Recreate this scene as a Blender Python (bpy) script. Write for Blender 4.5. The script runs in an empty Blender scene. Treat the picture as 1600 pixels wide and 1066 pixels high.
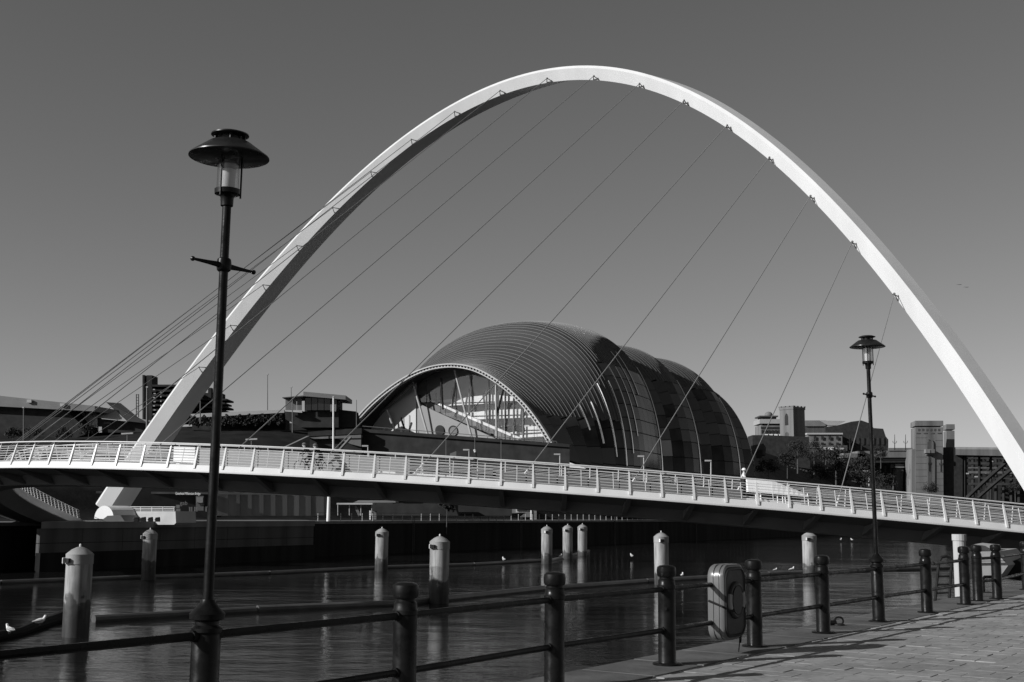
import bpy, bmesh, math, random
from math import sin, cos, pi, radians, sqrt, atan2
from mathutils import Vector, Matrix
random.seed(7)
sc = bpy.context.scene
col = sc.collection

# ------------------------------------------------------------------ camera
FPX = 1906.7                       # focal length in pixels of a 1600 wide frame
EYE = 1.68
PITCH = math.atan(267 / FPX); ROLL = radians(0.47)
fwd = Vector((0, cos(PITCH), sin(PITCH)))
upv = Vector((1, 0, 0)).cross(fwd)
RT = Vector((1, 0, 0)) * cos(ROLL) + upv * sin(ROLL)
UP = Vector((-1, 0, 0)) * sin(ROLL) + upv * cos(ROLL)
CAM = Vector((0, 0, EYE))
cd = bpy.data.cameras.new('camera'); cam = bpy.data.objects.new('camera', cd); col.objects.link(cam)
cd.sensor_width = 36; cd.lens = 36 * FPX / 1600; cd.clip_start = 0.1; cd.clip_end = 9000
m = Matrix((RT, UP, -fwd)).transposed().to_4x4(); m.translation = CAM
cam.matrix_world = m
sc.camera = cam

# ------------------------------------------------------------------ light
SUN_EL = radians(24.3)
TO_SUN = Vector((-0.902 * cos(SUN_EL), -0.431 * cos(SUN_EL), sin(SUN_EL)))
w = bpy.data.worlds.new('World'); sc.world = w; w.use_nodes = True
nt = w.node_tree; nt.nodes.clear()
sky = nt.nodes.new('ShaderNodeTexSky'); sky.sky_type = 'NISHITA'; sky.sun_disc = False
sky.sun_elevation = SUN_EL; sky.sun_rotation = atan2(TO_SUN.x, TO_SUN.y) % (2 * pi)
sky.air_density = 1.0; sky.dust_density = 0.4; sky.ozone_density = 1.0; sky.altitude = 20
# black and white photograph: the sky is read through a single grey channel
sep = nt.nodes.new('ShaderNodeSeparateColor'); nt.links.new(sky.outputs[0], sep.inputs[0])
mr = nt.nodes.new('ShaderNodeMath'); mr.operation = 'MULTIPLY'; mr.inputs[1].default_value = 0.75
mg = nt.nodes.new('ShaderNodeMath'); mg.operation = 'MULTIPLY_ADD'; mg.inputs[1].default_value = 0.25
nt.links.new(sep.outputs[0], mr.inputs[0]); nt.links.new(sep.outputs[1], mg.inputs[0]); nt.links.new(mr.outputs[0], mg.inputs[2])
comb = nt.nodes.new('ShaderNodeCombineColor')
for i in range(3): nt.links.new(mg.outputs[0], comb.inputs[i])
bg = nt.nodes.new('ShaderNodeBackground'); bg.inputs[1].default_value = 0.073
wo = nt.nodes.new('ShaderNodeOutputWorld')
nt.links.new(comb.outputs[0], bg.inputs[0]); nt.links.new(bg.outputs[0], wo.inputs[0])
sd = bpy.data.lights.new('sun', 'SUN'); sd.energy = 5.0; sd.angle = radians(0.5); sd.color = (1, 1, 1)
so = bpy.data.objects.new('sun', sd); col.objects.link(so)
so.rotation_euler = TO_SUN.to_track_quat('Z', 'Y').to_euler(); so.location = (-60, -40, 60)
vs = sc.view_settings; vs.view_transform = 'Standard'; vs.look = 'None'; vs.exposure = 0; vs.gamma = 1; vs.use_curve_mapping = False

# ------------------------------------------------------------------ materials (a black and white world: greys)
MATS = {}
def mat(name, v, rough=0.6, metal=0.0, var=0.12, scale=3.0, bump=0.0, bscale=None, spec=0.4, streak=False):
    if name in MATS: return MATS[name]
    M = bpy.data.materials.new(name); M.use_nodes = True; n = M.node_tree; b = n.nodes['Principled BSDF']
    b.inputs['Roughness'].default_value = rough; b.inputs['Metallic'].default_value = metal
    b.inputs['Specular IOR Level'].default_value = spec
    geo = n.nodes.new('ShaderNodeNewGeometry'); mp = n.nodes.new('ShaderNodeMapping')
    n.links.new(geo.outputs['Position'], mp.inputs[0])
    if streak: mp.inputs['Scale'].default_value = (1, 1, 0.08)
    tx = n.nodes.new('ShaderNodeTexNoise'); tx.inputs['Scale'].default_value = scale; tx.inputs['Detail'].default_value = 5
    n.links.new(mp.outputs[0], tx.inputs['Vector'])
    mr = n.nodes.new('ShaderNodeMapRange'); mr.inputs[1].default_value = 0.25; mr.inputs[2].default_value = 0.75
    mr.inputs[3].default_value = v * (1 - var); mr.inputs[4].default_value = v * (1 + var)
    n.links.new(tx.outputs['Fac'], mr.inputs[0])
    n.links.new(mr.outputs[0], b.inputs['Base Color'])
    if bump:
        t2 = n.nodes.new('ShaderNodeTexNoise'); t2.inputs['Scale'].default_value = bscale or scale * 4; t2.inputs['Detail'].default_value = 4
        n.links.new(geo.outputs['Position'], t2.inputs['Vector'])
        bp = n.nodes.new('ShaderNodeBump'); bp.inputs['Strength'].default_value = bump; bp.inputs['Distance'].default_value = 0.05
        n.links.new(t2.outputs['Fac'], bp.inputs['Height']); n.links.new(bp.outputs[0], b.inputs['Normal'])
    MATS[name] = M; return M

M_arch = mat('white_steel', 0.62, 0.35, var=0.07, scale=0.5, streak=True)
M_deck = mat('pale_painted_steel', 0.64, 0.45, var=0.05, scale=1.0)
M_soffit = mat('shade_grey_steel', 0.136, 0.45, var=0.15, scale=0.6)  # deck's grey-white paint darkened to hold the shade of the underside
M_rail = mat('stainless_steel', 0.62, 0.35, metal=0.0, var=0.04)
M_screen = mat('perforated_screen', 0.264, 0.5, var=0.05)
M_cable = mat('cable_steel', 0.20, 0.5, var=0.02, scale=1)
M_bracket = mat('bracket_steel', 0.12, 0.5, var=0.05)
M_iron = mat('black_gloss_paint', 0.0072, 0.27, var=0.3, scale=14, spec=0.16, bump=0.04, bscale=30)
M_ironm = mat('black_satin_paint', 0.016, 0.4, var=0.3, scale=10, spec=0.3)
for q_ in (M_iron, M_ironm):
    n_ = q_.node_tree; t_ = n_.nodes.new('ShaderNodeTexNoise'); t_.inputs['Scale'].default_value = 7; t_.inputs['Detail'].default_value = 8
    g_ = n_.nodes.new('ShaderNodeNewGeometry'); n_.links.new(g_.outputs['Position'], t_.inputs['Vector'])
    r_ = n_.nodes.new('ShaderNodeMapRange'); r_.inputs[1].default_value = .35; r_.inputs[2].default_value = .7; r_.inputs[3].default_value = .2; r_.inputs[4].default_value = .55
    n_.links.new(t_.outputs['Fac'], r_.inputs[0]); n_.links.new(r_.outputs[0], n_.nodes['Principled BSDF'].inputs['Roughness'])
M_black = mat('black_rubber', 0.012, 0.8, spec=0.2)
M_conc = mat('pale_concrete', 0.4, 0.85, var=0.12, scale=0.7, bump=0.2, spec=0.2)
M_concd = mat('weathered_concrete', 0.08, 0.9, var=0.35, scale=0.5, bump=0.3, spec=0.1, streak=True)
M_concm = mat('grey_concrete', 0.152, 0.85, var=0.25, scale=0.5, spec=0.15, streak=True)
M_wallblk = mat('dark_wet_stone', 0.017, 0.85, var=0.5, scale=0.6, bump=0.3, spec=0.08, streak=True)
M_stone = mat('sandstone_ashlar', 0.16, 0.85, var=0.38, scale=0.22, spec=0.15, streak=True)
M_stoned = mat('dark_sandstone', 0.08, 0.9, var=0.3, scale=0.4, spec=0.1)  # darker sandstone tone, also laid flat for niche, slot and frieze
M_brick = mat('dark_brick', 0.034, 0.9, var=0.3, scale=0.6, spec=0.1)
M_brut = mat('brutal_concrete', 0.032, 0.9, var=0.3, scale=0.3, spec=0.1)
M_grass = mat('dark_grass', 0.0208, 1.0, var=0.45, scale=0.25, bump=0.8, bscale=1.5, spec=0.05)
M_leaf = mat('foliage', 0.036, 0.8, var=0.5, scale=0.4, spec=0.1)
M_bark = mat('bark', 0.07, 0.9, var=0.3)
M_roofl = mat('pale_roof_sheet', 0.336, 0.6, var=0.08, scale=0.4)
M_roofm = mat('mid_roof_sheet', 0.16, 0.6, var=0.15, scale=0.3)
M_roofd = mat('dark_roof_sheet', 0.056, 0.7, var=0.15, scale=0.3)
M_white = mat('white_paint', 0.75, 0.5, var=0.06, scale=1)
M_pale = mat('pale_render', 0.4, 0.8, var=0.08, scale=0.5)
M_wing = mat('gull_grey', 0.35, 0.8)
M_win = mat('dark_window', 0.02, 0.15, var=0.2, spec=0.5)
M_skin = mat('skin', 0.35, 0.6); M_cloth = mat('dark_cloth', 0.025, 0.9, spec=0.1); M_clothl = mat('pale_cloth', 0.55, 0.9, spec=0.1)
M_clothm = mat('mid_cloth', 0.12, 0.9, spec=0.1)
M_shell = mat('steel_cladding', 0.068, 0.36, metal=0.0, var=0.10, scale=0.12, spec=0.55)
M_shell2 = mat('steel_cladding_dull', 0.056, 0.42, var=0.10, scale=0.2, spec=0.45)
M_shellp = mat('steel_cladding_pale', 0.072, 0.42, var=0.08, scale=0.2, spec=0.45)
for q_ in (M_shell, M_shell2, M_shellp): q_.node_tree.nodes['Principled BSDF'].inputs['IOR'].default_value = 1.35
M_rib = mat('cladding_seam', 0.048, 0.35, var=0.05, spec=0.5)
M_shglass = mat('smoked_glass', 0.020, 0.16, var=0.8, scale=0.22, spec=0.34)  # strong noise puts mottled reflections into the glass colour
M_shglass2 = mat('smoked_glass_light', 0.036, 0.18, var=0.7, scale=0.25, spec=0.34)  # lighter tone, with the same reflection mottling painted in
for q_ in (M_shglass, M_shglass2): q_.node_tree.nodes['Principled BSDF'].inputs['IOR'].default_value = 1.22
M_glint = mat('polished_glint_steel', .85, .16, metal=1.0, var=.03)  # bright metal for the added reflection and glare streaks on the hall
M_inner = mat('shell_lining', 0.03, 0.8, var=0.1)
M_wallg = mat('grey_gable_render', 0.496, 0.8, var=0.06, scale=0.1)
M_wallg2 = mat('grey_foyer_render', 0.24, 0.8, var=0.06, scale=0.1)
M_boom = mat('boom_pipe', 0.096, 0.3, var=0.3, scale=0.8, spec=0.5)
M_buoy = mat('lifebuoy_case_plastic', 0.115, 0.3, var=0.08, scale=3, spec=0.4)
M_buoyd = mat('lifebuoy_case_front', 0.032, 0.45, var=0.2, scale=5, spec=0.12)
M_ring = mat('lifebuoy_ring', 0.22, 0.5, var=0.1)

def glass(name, tint, mix, rough=0.02):
    M = bpy.data.materials.new(name); M.use_nodes = True; n = M.node_tree; n.nodes.clear()
    o = n.nodes.new('ShaderNodeOutputMaterial'); mx = n.nodes.new('ShaderNodeMixShader'); mx.inputs[0].default_value = mix
    t = n.nodes.new('ShaderNodeBsdfTransparent'); t.inputs[0].default_value = (tint, tint, tint, 1)
    g = n.nodes.new('ShaderNodeBsdfGlossy'); g.inputs['Roughness'].default_value = rough; g.inputs[0].default_value = (.9, .9, .9, 1)
    n.links.new(t.outputs[0], mx.inputs[1]); n.links.new(g.outputs[0], mx.inputs[2]); n.links.new(mx.outputs[0], o.inputs[0])
    return M
M_glass = glass('clear_glass', 0.93, 0.04)
M_lampglass = glass('lamp_glass', 0.75, 0.22, 0.12)

# pile paint: white concrete with a dark tide line of weed
def pile_mat():
    M = bpy.data.materials.new('pile_paint'); M.use_nodes = True; n = M.node_tree; b = n.nodes['Principled BSDF']
    b.inputs['Roughness'].default_value = 0.6; b.inputs['Specular IOR Level'].default_value = 0.25
    geo = n.nodes.new('ShaderNodeNewGeometry'); sx = n.nodes.new('ShaderNodeSeparateXYZ'); n.links.new(geo.outputs['Position'], sx.inputs[0])
    tx = n.nodes.new('ShaderNodeTexNoise'); tx.inputs['Scale'].default_value = 2.2; tx.inputs['Detail'].default_value = 6
    n.links.new(geo.outputs['Position'], tx.inputs['Vector'])
    ad = n.nodes.new('ShaderNodeMath'); ad.operation = 'MULTIPLY_ADD'; ad.inputs[1].default_value = 2.2
    n.links.new(tx.outputs['Fac'], ad.inputs[0]); n.links.new(sx.outputs['Z'], ad.inputs[2])
    cr = n.nodes.new('ShaderNodeValToRGB'); n.links.new(ad.outputs[0], cr.inputs[0])
    mr = n.nodes.new('ShaderNodeMapRange'); mr.inputs[1].default_value = -5.3; mr.inputs[2].default_value = .8
    n.links.new(mr.outputs[0], cr.inputs[0])
    e = cr.color_ramp.elements; e[0].position = 0.0; e[0].color = (.05, .05, .05, 1); e[1].position = 1.0; e[1].color = (.34, .34, .34, 1)
    for p, v in ((.20, .05), (.335, .09), (.375, .27), (.55, .33)):
        x = e.new(p); x.color = (v, v, v, 1)
    oi = n.nodes.new('ShaderNodeObjectInfo'); a3 = n.nodes.new('ShaderNodeMath'); a3.operation = 'MULTIPLY_ADD'; a3.inputs[1].default_value = -1.8
    sc3 = n.nodes.new('ShaderNodeSeparateColor'); n.links.new(oi.outputs['Color'], sc3.inputs[0]); n.links.new(sc3.outputs[0], a3.inputs[0]); n.links.new(ad.outputs[0], a3.inputs[2]); n.links.new(a3.outputs[0], mr.inputs[0])
    mp = n.nodes.new('ShaderNodeMapping'); mp.inputs['Scale'].default_value = (3, 3, .35); n.links.new(geo.outputs['Position'], mp.inputs[0])
    t2 = n.nodes.new('ShaderNodeTexNoise'); t2.inputs['Scale'].default_value = 1.3; t2.inputs['Detail'].default_value = 6; n.links.new(mp.outputs[0], t2.inputs['Vector'])
    m2 = n.nodes.new('ShaderNodeMapRange'); m2.inputs[1].default_value = .35; m2.inputs[2].default_value = .65; m2.inputs[3].default_value = .55; m2.inputs[4].default_value = 1.1
    n.links.new(t2.outputs['Fac'], m2.inputs[0]); mx = n.nodes.new('ShaderNodeMix'); mx.data_type = 'RGBA'; mx.blend_type = 'MULTIPLY'; mx.inputs[0].default_value = 1
    n.links.new(cr.outputs[0], mx.inputs[6]); n.links.new(m2.outputs[0], mx.inputs[7]); n.links.new(mx.outputs[2], b.inputs['Base Color'])
    return M
M_pile = pile_mat()

# water
def water_mat():
    M = bpy.data.materials.new('river_water'); M.use_nodes = True; n = M.node_tree; b = n.nodes['Principled BSDF']
    b.inputs['Base Color'].default_value = (.010, .010, .010, 1); b.inputs['Roughness'].default_value = 0.10
    b.inputs['IOR'].default_value = 1.22
    geo = n.nodes.new('ShaderNodeNewGeometry')
    # calm and ruffled patches
    mk = n.nodes.new('ShaderNodeTexNoise'); mk.inputs['Scale'].default_value = .045; mk.inputs['Detail'].default_value = 3
    mpk = n.nodes.new('ShaderNodeMapping'); mpk.inputs['Scale'].default_value = (.7, 1.6, 1); n.links.new(geo.outputs['Position'], mpk.inputs[0]); n.links.new(mpk.outputs[0], mk.inputs['Vector'])
    mm = n.nodes.new('ShaderNodeMapRange'); mm.inputs[1].default_value = .4; mm.inputs[2].default_value = .62; mm.inputs[3].default_value = .35; mm.inputs[4].default_value = 1.0
    n.links.new(mk.outputs['Fac'], mm.inputs[0])
    prev = None
    for sc_, st, di in (((.16, .30, 1), .40, .30), ((.9, 1.8, 1), .30, .09), ((3.2, 5, 1), .30, .035)):
        mp = n.nodes.new('ShaderNodeMapping'); mp.inputs['Scale'].default_value = sc_; mp.inputs['Rotation'].default_value = (0, 0, radians(20))
        n.links.new(geo.outputs['Position'], mp.inputs[0])
        t = n.nodes.new('ShaderNodeTexNoise'); t.inputs['Scale'].default_value = 1; t.inputs['Detail'].default_value = 3
        n.links.new(mp.outputs[0], t.inputs['Vector'])
        bp = n.nodes.new('ShaderNodeBump'); bp.inputs['Distance'].default_value = di
        ms = n.nodes.new('ShaderNodeMath'); ms.operation = 'MULTIPLY'; ms.inputs[1].default_value = st; n.links.new(mm.outputs[0], ms.inputs[0]); n.links.new(ms.outputs[0], bp.inputs['Strength'])
        n.links.new(t.outputs['Fac'], bp.inputs['Height'])
        if prev: n.links.new(prev.outputs[0], bp.inputs['Normal'])
        prev = bp
    n.links.new(prev.outputs[0], b.inputs['Normal'])
    return M
M_water = water_mat()

def slab_mat():
    M = bpy.data.materials.new('paving_stone'); M.use_nodes = True; n = M.node_tree; b = n.nodes['Principled BSDF']
    b.inputs['Roughness'].default_value = 0.75; b.inputs['Specular IOR Level'].default_value = 0.25
    geo = n.nodes.new('ShaderNodeNewGeometry')
    t1 = n.nodes.new('ShaderNodeTexNoise'); t1.inputs['Scale'].default_value = 0.35; t1.inputs['Detail'].default_value = 4
    t2 = n.nodes.new('ShaderNodeTexNoise'); t2.inputs['Scale'].default_value = 9; t2.inputs['Detail'].default_value = 6
    for t in (t1, t2): n.links.new(geo.outputs['Position'], t.inputs['Vector'])
    a = n.nodes.new('ShaderNodeMapRange'); a.inputs[1].default_value = .3; a.inputs[2].default_value = .7; a.inputs[3].default_value = .22; a.inputs[4].default_value = .31
    c = n.nodes.new('ShaderNodeMapRange'); c.inputs[1].default_value = .3; c.inputs[2].default_value = .7; c.inputs[3].default_value = .82; c.inputs[4].default_value = 1.15
    n.links.new(t1.outputs['Fac'], a.inputs[0]); n.links.new(t2.outputs['Fac'], c.inputs[0])
    mu = n.nodes.new('ShaderNodeMath'); mu.operation = 'MULTIPLY'; n.links.new(a.outputs[0], mu.inputs[0]); n.links.new(c.outputs[0], mu.inputs[1])
    vo = n.nodes.new('ShaderNodeTexVoronoi'); vo.inputs['Scale'].default_value = 2.6; n.links.new(geo.outputs['Position'], vo.inputs['Vector'])
    vs_ = n.nodes.new('ShaderNodeMapRange'); vs_.inputs[1].default_value = .02; vs_.inputs[2].default_value = .045; vs_.inputs[3].default_value = .45; vs_.inputs[4].default_value = 1; n.links.new(vo.outputs['Distance'], vs_.inputs[0])
    t3 = n.nodes.new('ShaderNodeTexNoise'); t3.inputs['Scale'].default_value = 1.4; t3.inputs['Detail'].default_value = 7; t3.inputs['Roughness'].default_value = .7; n.links.new(geo.outputs['Position'], t3.inputs['Vector'])
    m3 = n.nodes.new('ShaderNodeMapRange'); m3.inputs[1].default_value = .3; m3.inputs[2].default_value = .6; m3.inputs[3].default_value = .72; m3.inputs[4].default_value = 1.05; n.links.new(t3.outputs['Fac'], m3.inputs[0])
    m4 = n.nodes.new('ShaderNodeMath'); m4.operation = 'MULTIPLY'; n.links.new(vs_.outputs[0], m4.inputs[0]); n.links.new(m3.outputs[0], m4.inputs[1])
    m5 = n.nodes.new('ShaderNodeMath'); m5.operation = 'MULTIPLY'; n.links.new(mu.outputs[0], m5.inputs[0]); n.links.new(m4.outputs[0], m5.inputs[1])
    n.links.new(m5.outputs[0], b.inputs['Base Color'])
    bp = n.nodes.new('ShaderNodeBump'); bp.inputs['Strength'].default_value = .35; bp.inputs['Distance'].default_value = .01
    n.links.new(t2.outputs['Fac'], bp.inputs['Height']); n.links.new(bp.outputs[0], b.inputs['Normal'])
    return M
M_slab = slab_mat()
M_coping = mat('coping_stone', 0.0992, 0.7, var=0.4, scale=1.3, bump=0.3, spec=0.25)
M_joint = mat('joint_sand', 0.03, 0.95, var=0.3, spec=0.05)

# ------------------------------------------------------------------ mesh helpers
V = Vector
class MB:
    def __init__(s): s.v = []; s.f = []
    def box(s, c, size, rz=0.0, taper=1.0):
        x, y, z = (q / 2 for q in size); ca, sa = cos(rz), sin(rz); b = len(s.v)
        for dz, k in ((-z, 1), (z, taper)):
            for dx, dy in ((-x, -y), (x, -y), (x, y), (-x, y)):
                dx *= k; dy *= k
                s.v.append((c[0] + dx * ca - dy * sa, c[1] + dx * sa + dy * ca, c[2] + dz))
        s.f += [(b, b + 3, b + 2, b + 1), (b + 4, b + 5, b + 6, b + 7)] + [(b + i, b + (i + 1) % 4, b + 4 + (i + 1) % 4, b + 4 + i) for i in range(4)]
        return s
    def tube(s, pts, r, n=8, caps=True):
        pts = [V(p) for p in pts]; b = len(s.v); N = len(pts)
        rs = r if isinstance(r, (list, tuple)) else [r] * N
        ref = V((0, 0, 1))
        t0 = (pts[1] - pts[0]).normalized()
        if abs(t0.z) > 0.9: ref = V((1, 0, 0))
        for i, p in enumerate(pts):
            t = (pts[min(i + 1, N - 1)] - pts[max(i - 1, 0)]).normalized()
            a = t.cross(ref).normalized(); c = a.cross(t)
            for k in range(n):
                an = 2 * pi * k / n
                s.v.append(tuple(p + (a * cos(an) + c * sin(an)) * rs[i]))
        for i in range(N - 1):
            for k in range(n):
                s.f.append((b + i * n + k, b + i * n + (k + 1) % n, b + (i + 1) * n + (k + 1) % n, b + (i + 1) * n + k))
        if caps: s.f += [tuple(b + k for k in range(n))[::-1], tuple(b + (N - 1) * n + k for k in range(n))]
        return s
    def bar(s, p, q, w, h, up=(0, 0, 1)):
        p, q = V(p), V(q); t = (q - p).normalized(); u = V(up)
        if abs(t.dot(u)) > .95: u = V((0, 1, 0))
        a = t.cross(u).normalized() * w / 2; c = a.cross(t).normalized() * h / 2; b = len(s.v)
        for e in (p, q):
            for x, y in ((-1, -1), (1, -1), (1, 1), (-1, 1)): s.v.append(tuple(e + a * x + c * y))
        s.f += [(b, b + 1, b + 2, b + 3), (b + 7, b + 6, b + 5, b + 4)] + [(b + i, b + 4 + i, b + 4 + (i + 1) % 4, b + (i + 1) % 4) for i in range(4)]
        return s
    def lathe(s, c, prof, n=24, rz=0):
        b = len(s.v)
        for r, z in prof:
            for k in range(n):
                a = 2 * pi * k / n + rz
                s.v.append((c[0] + r * cos(a), c[1] + r * sin(a), c[2] + z))
        N = len(prof)
        for i in range(N - 1):
            for k in range(n):
                s.f.append((b + i * n + k, b + i * n + (k + 1) % n, b + (i + 1) * n + (k + 1) % n, b + (i + 1) * n + k))
        s.f += [tuple(b + k for k in range(n))[::-1], tuple(b + (N - 1) * n + k for k in range(n))]
        return s
    def prism(s, poly, d):                     # 3D polygon pushed along the vector d
        b = len(s.v); n = len(poly); d = V(d)
        s.v += [tuple(V(p)) for p in poly] + [tuple(V(p) + d) for p in poly]
        s.f += [tuple(range(b, b + n)), tuple(range(b + 2 * n - 1, b + n - 1, -1))] + [(b + i, b + n + i, b + n + (i + 1) % n, b + (i + 1) % n) for i in range(n)]
        return s
    def grid(s, rows, closed=False):
        b = len(s.v); n = len(rows[0])
        for r in rows: s.v += [tuple(p) for p in r]
        for i in range(len(rows) - 1):
            for k in range(n if closed else n - 1):
                s.f.append((b + i * n + k, b + i * n + (k + 1) % n, b + (i + 1) * n + (k + 1) % n, b + (i + 1) * n + k))
        return s
    def sphere(s, c, r, n=10, sq=(1, 1, 1)):
        prof = []; b = len(s.v); m = n // 2 + 1
        for i in range(m + 1):
            th = pi * i / m - pi / 2
            for k in range(n):
                a = 2 * pi * k / n
                s.v.append((c[0] + r * sq[0] * cos(th) * cos(a), c[1] + r * sq[1] * cos(th) * sin(a), c[2] + r * sq[2] * sin(th)))
        for i in range(m):
            for k in range(n): s.f.append((b + i * n + k, b + i * n + (k + 1) % n, b + (i + 1) * n + (k + 1) % n, b + (i + 1) * n + k))
        return s
    def build(s, name, material, parent=None, smooth=False, fix=True):
        org = world_loc(parent)
        me = bpy.data.meshes.new(name); me.from_pydata([(x - org.x, y - org.y, z - org.z) for x, y, z in s.v], [], s.f)
        if fix:
            bm = bmesh.new(); bm.from_mesh(me); bmesh.ops.recalc_face_normals(bm, faces=bm.faces); bm.to_mesh(me); bm.free()
        me.materials.append(material)
        if smooth:
            me.shade_smooth()
            try: me.set_sharp_from_angle(angle=radians(35))
            except Exception: pass
        o = bpy.data.objects.new(name, me); col.objects.link(o); o.parent = parent
        return o
def world_loc(p):
    o = V((0, 0, 0))
    while p is not None: o = o + p.location; p = p.parent
    return o
def tag(o, label=None, cat=None, group=None, kind=None):
    if label: o['label'] = label
    if cat: o['category'] = cat
    if group: o['group'] = group
    if kind: o['kind'] = kind
    return o
def thing(name, label, cat, loc=(0, 0, 0), group=None):
    o = bpy.data.objects.new(name, None); col.objects.link(o); o.location = loc; o.empty_display_size = .2
    return tag(o, label, cat, group)
def copy_tree(o, parent=None):
    c = o.copy(); col.objects.link(c); c.parent = parent
    for ch in list(o.children): copy_tree(ch, c)
    return c
def dup(o, loc, rz=0, label=None, scale=None):
    c = copy_tree(o); c.location = loc; c.rotation_euler = (0, 0, rz)
    if label: c['label'] = label
    if scale: c.scale = scale
    return c
# places measured off the photograph, with a real distance each
def ray(px, py): return fwd + RT * ((px - 800) / FPX) - UP * ((py - 533) / FPX)
def at(px, py, Y): r = ray(px, py); return CAM + r * (Y / r.y)
def gnd(px, py, z): r = ray(px, py); return CAM + r * ((z - EYE) / r.z)
def pix(P):
    d = V(P) - CAM; k = d.dot(fwd); return (800 + FPX * d.dot(RT) / k, 533 - FPX * d.dot(UP) / k)

# ================================================================== SETTING
WZ = -4.82                                    # river level
# ---- river
g = MB(); g.box((300, 900, WZ - 0.5), (3600, 3400, 1.0)); tag(g.build('river_water', M_water), kind='structure')

# ---- near quay
eq = V((0.568, 0.823, 0)).normalized(); nq = V((eq.y, -eq.x, 0)); Q0 = V((0.44, 12.25, 0))
def q(s, u, z=0.0): return Q0 + eq * s + nq * u + V((0, 0, z))
g = MB(); g.prism([q(-60, -.46, -.05), q(34, -.46, -.05), q(34, 60, -.05), q(-60, 60, -.05)], (0, 0, -8)); tag(g.build('quay_ground', M_joint), kind='structure')
quay = bpy.data.objects['quay_ground']
g = MB(); g.prism([q(-60, -.47, -.06), q(34, -.47, -.06), q(34, -.62, -.3), q(-60, -.62, -.3)], (0, 0, -7)); g.build('quay_wall', M_wallblk, quay)
def slab(a, b, c, d, top, ht=.05, bev=.006):  # bevelled stone: corners a b c d in (s,u)
    s = MB(); inn = [(a + bev, c + bev), (b - bev, c + bev), (b - bev, d - bev), (a + bev, d - bev)]; out = [(a, c), (b, c), (b, d), (a, d)]
    base = len(s.v)
    s.v += [tuple(q(x, y, top - ht)) for x, y in out] + [tuple(q(x, y, top - bev)) for x, y in out] + [tuple(q(x, y, top)) for x, y in inn]
    s.f += [(8, 9, 10, 11)] + [(i, (i + 1) % 4, 4 + (i + 1) % 4, 4 + i) for i in range(4)] + [(4 + i, 4 + (i + 1) % 4, 8 + (i + 1) % 4, 8 + i) for i in range(4)]
    return s
s0 = -14.0
while s0 < 33:                                # coping stones
    L = random.uniform(1.1, 1.5)
    sl = slab(s0, s0 + L - .012, -.50, .42, random.uniform(-.004, .002), .14, .018); sl.build('coping_stone', M_coping, quay, fix=False)
    s0 += L
cells = []
SW, SL = .30, .46
for i in range(-40, 110):                     # courses across the quay, staggered
    off = (i % 2) * SL * .5 + random.uniform(-.03, .03)
    for j in range(0, 60):
        a = i * SW; c = .435 + j * SL - off
        if c + SL < .45: continue
        c0 = max(c, .435)
        ctr = q(a + SW / 2, c + SL / 2)
        if ctr.y < 8 or ctr.y > 42: continue
        px, py = pix(ctr)
        if -60 < px < 1660 and py < 1120: cells.append((ctr.length, a, c0, c + SL))
        elif px < 2500 and ctr.y < 30 and px > -900: cells.append((ctr.length + 1000, a, c0, c + SL))
cells.sort()
rest = MB()
for n_, (_, a, c0, c1) in enumerate(cells):
    jw = .003; cw = .016 if random.random() < .30 else .005
    top = random.uniform(-.003, .002)
    if random.random() < .04: top -= .006
    sl = slab(a + jw / 2, a + SW - jw / 2, c0 + cw / 2, c1 - cw / 2, top, .045, .0022)
    if n_ < 300 and _ < 900:
        sl.build('paving_slab', M_slab, quay, fix=False)
    else:
        b = len(rest.v); rest.v += sl.v; rest.f += [tuple(k + b for k in f) for f in sl.f]
tag(rest.build('paving_slabs', M_slab, quay, fix=False), kind='stuff')
g = MB(); g.prism([q(-60, 28.4, -.02), q(34, 28.4, -.02), q(34, 60, -.02), q(-60, 60, -.02)], (0, 0, -.02)); g.build('far_paving', M_slab, quay)

# ---- far bank
er = V((.509, .861, 0)).normalized(); nl = V((-er.y, er.x, 0)); L0 = V((-28, 175, 0))
def bk(s, u, z=0.0): return L0 + er * s + nl * u + V((0, 0, z))
def sstep(x): x = max(0, min(1, x)); return x * x * (3 - 2 * x)
def hgt(s, u):
    # promenade, lower bank, upper bank, hill town further upstream
    z = .1 + 5.5 * sstep((u - 22) / 12) + (7 + 9.5 * sstep((s - 20) / 85) - 8 * sstep((s - 130) / 90) * (1 - sstep((u - 90) / 40))) * sstep((u - 36) / 56)
    z += 15.0 * sstep((u - 165) / 70) * (1 - sstep((s - 320) / 100))
    z += 20 * sstep((s - 260) / 160) * sstep((u - 25) / 70)
    z += 1.0 * sstep((-s) / 60) * sstep((u - 40) / 30)
    z += .5 * sin(s * .09) * cos(u * .11) * sstep((u - 30) / 20)
    return z
ss = [-420 + 30 * i for i in range(10)] + [-120 + 8 * i for i in range(90)] + [610 + 60 * i for i in range(28)]
us = [0.02, 8, 16, 20, 22, 24, 27, 30, 33, 36, 40, 45, 50, 56, 62, 70, 78, 88, 100, 120, 150, 200, 300, 500, 900, 1600]
g = MB(); g.grid([[bk(s, u, hgt(s, u)) for u in us] for s in ss])
bank = g.build('grassy_bank', M_grass, smooth=True, fix=False); tag(bank, kind='structure')
g = MB(); g.prism([bk(-420, -.0, .14), bk(2200, -.0, .14), bk(2200, 9, .14), bk(-420, 9, .14)], (0, 0, -.06)); tag(g.build('far_promenade', M_concm), kind='structure')
wall = thing('far_quay_wall', 'dark stone river wall along the far bank below the concert hall', 'quay wall', tuple(bk(0, 0, 0)))
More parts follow.
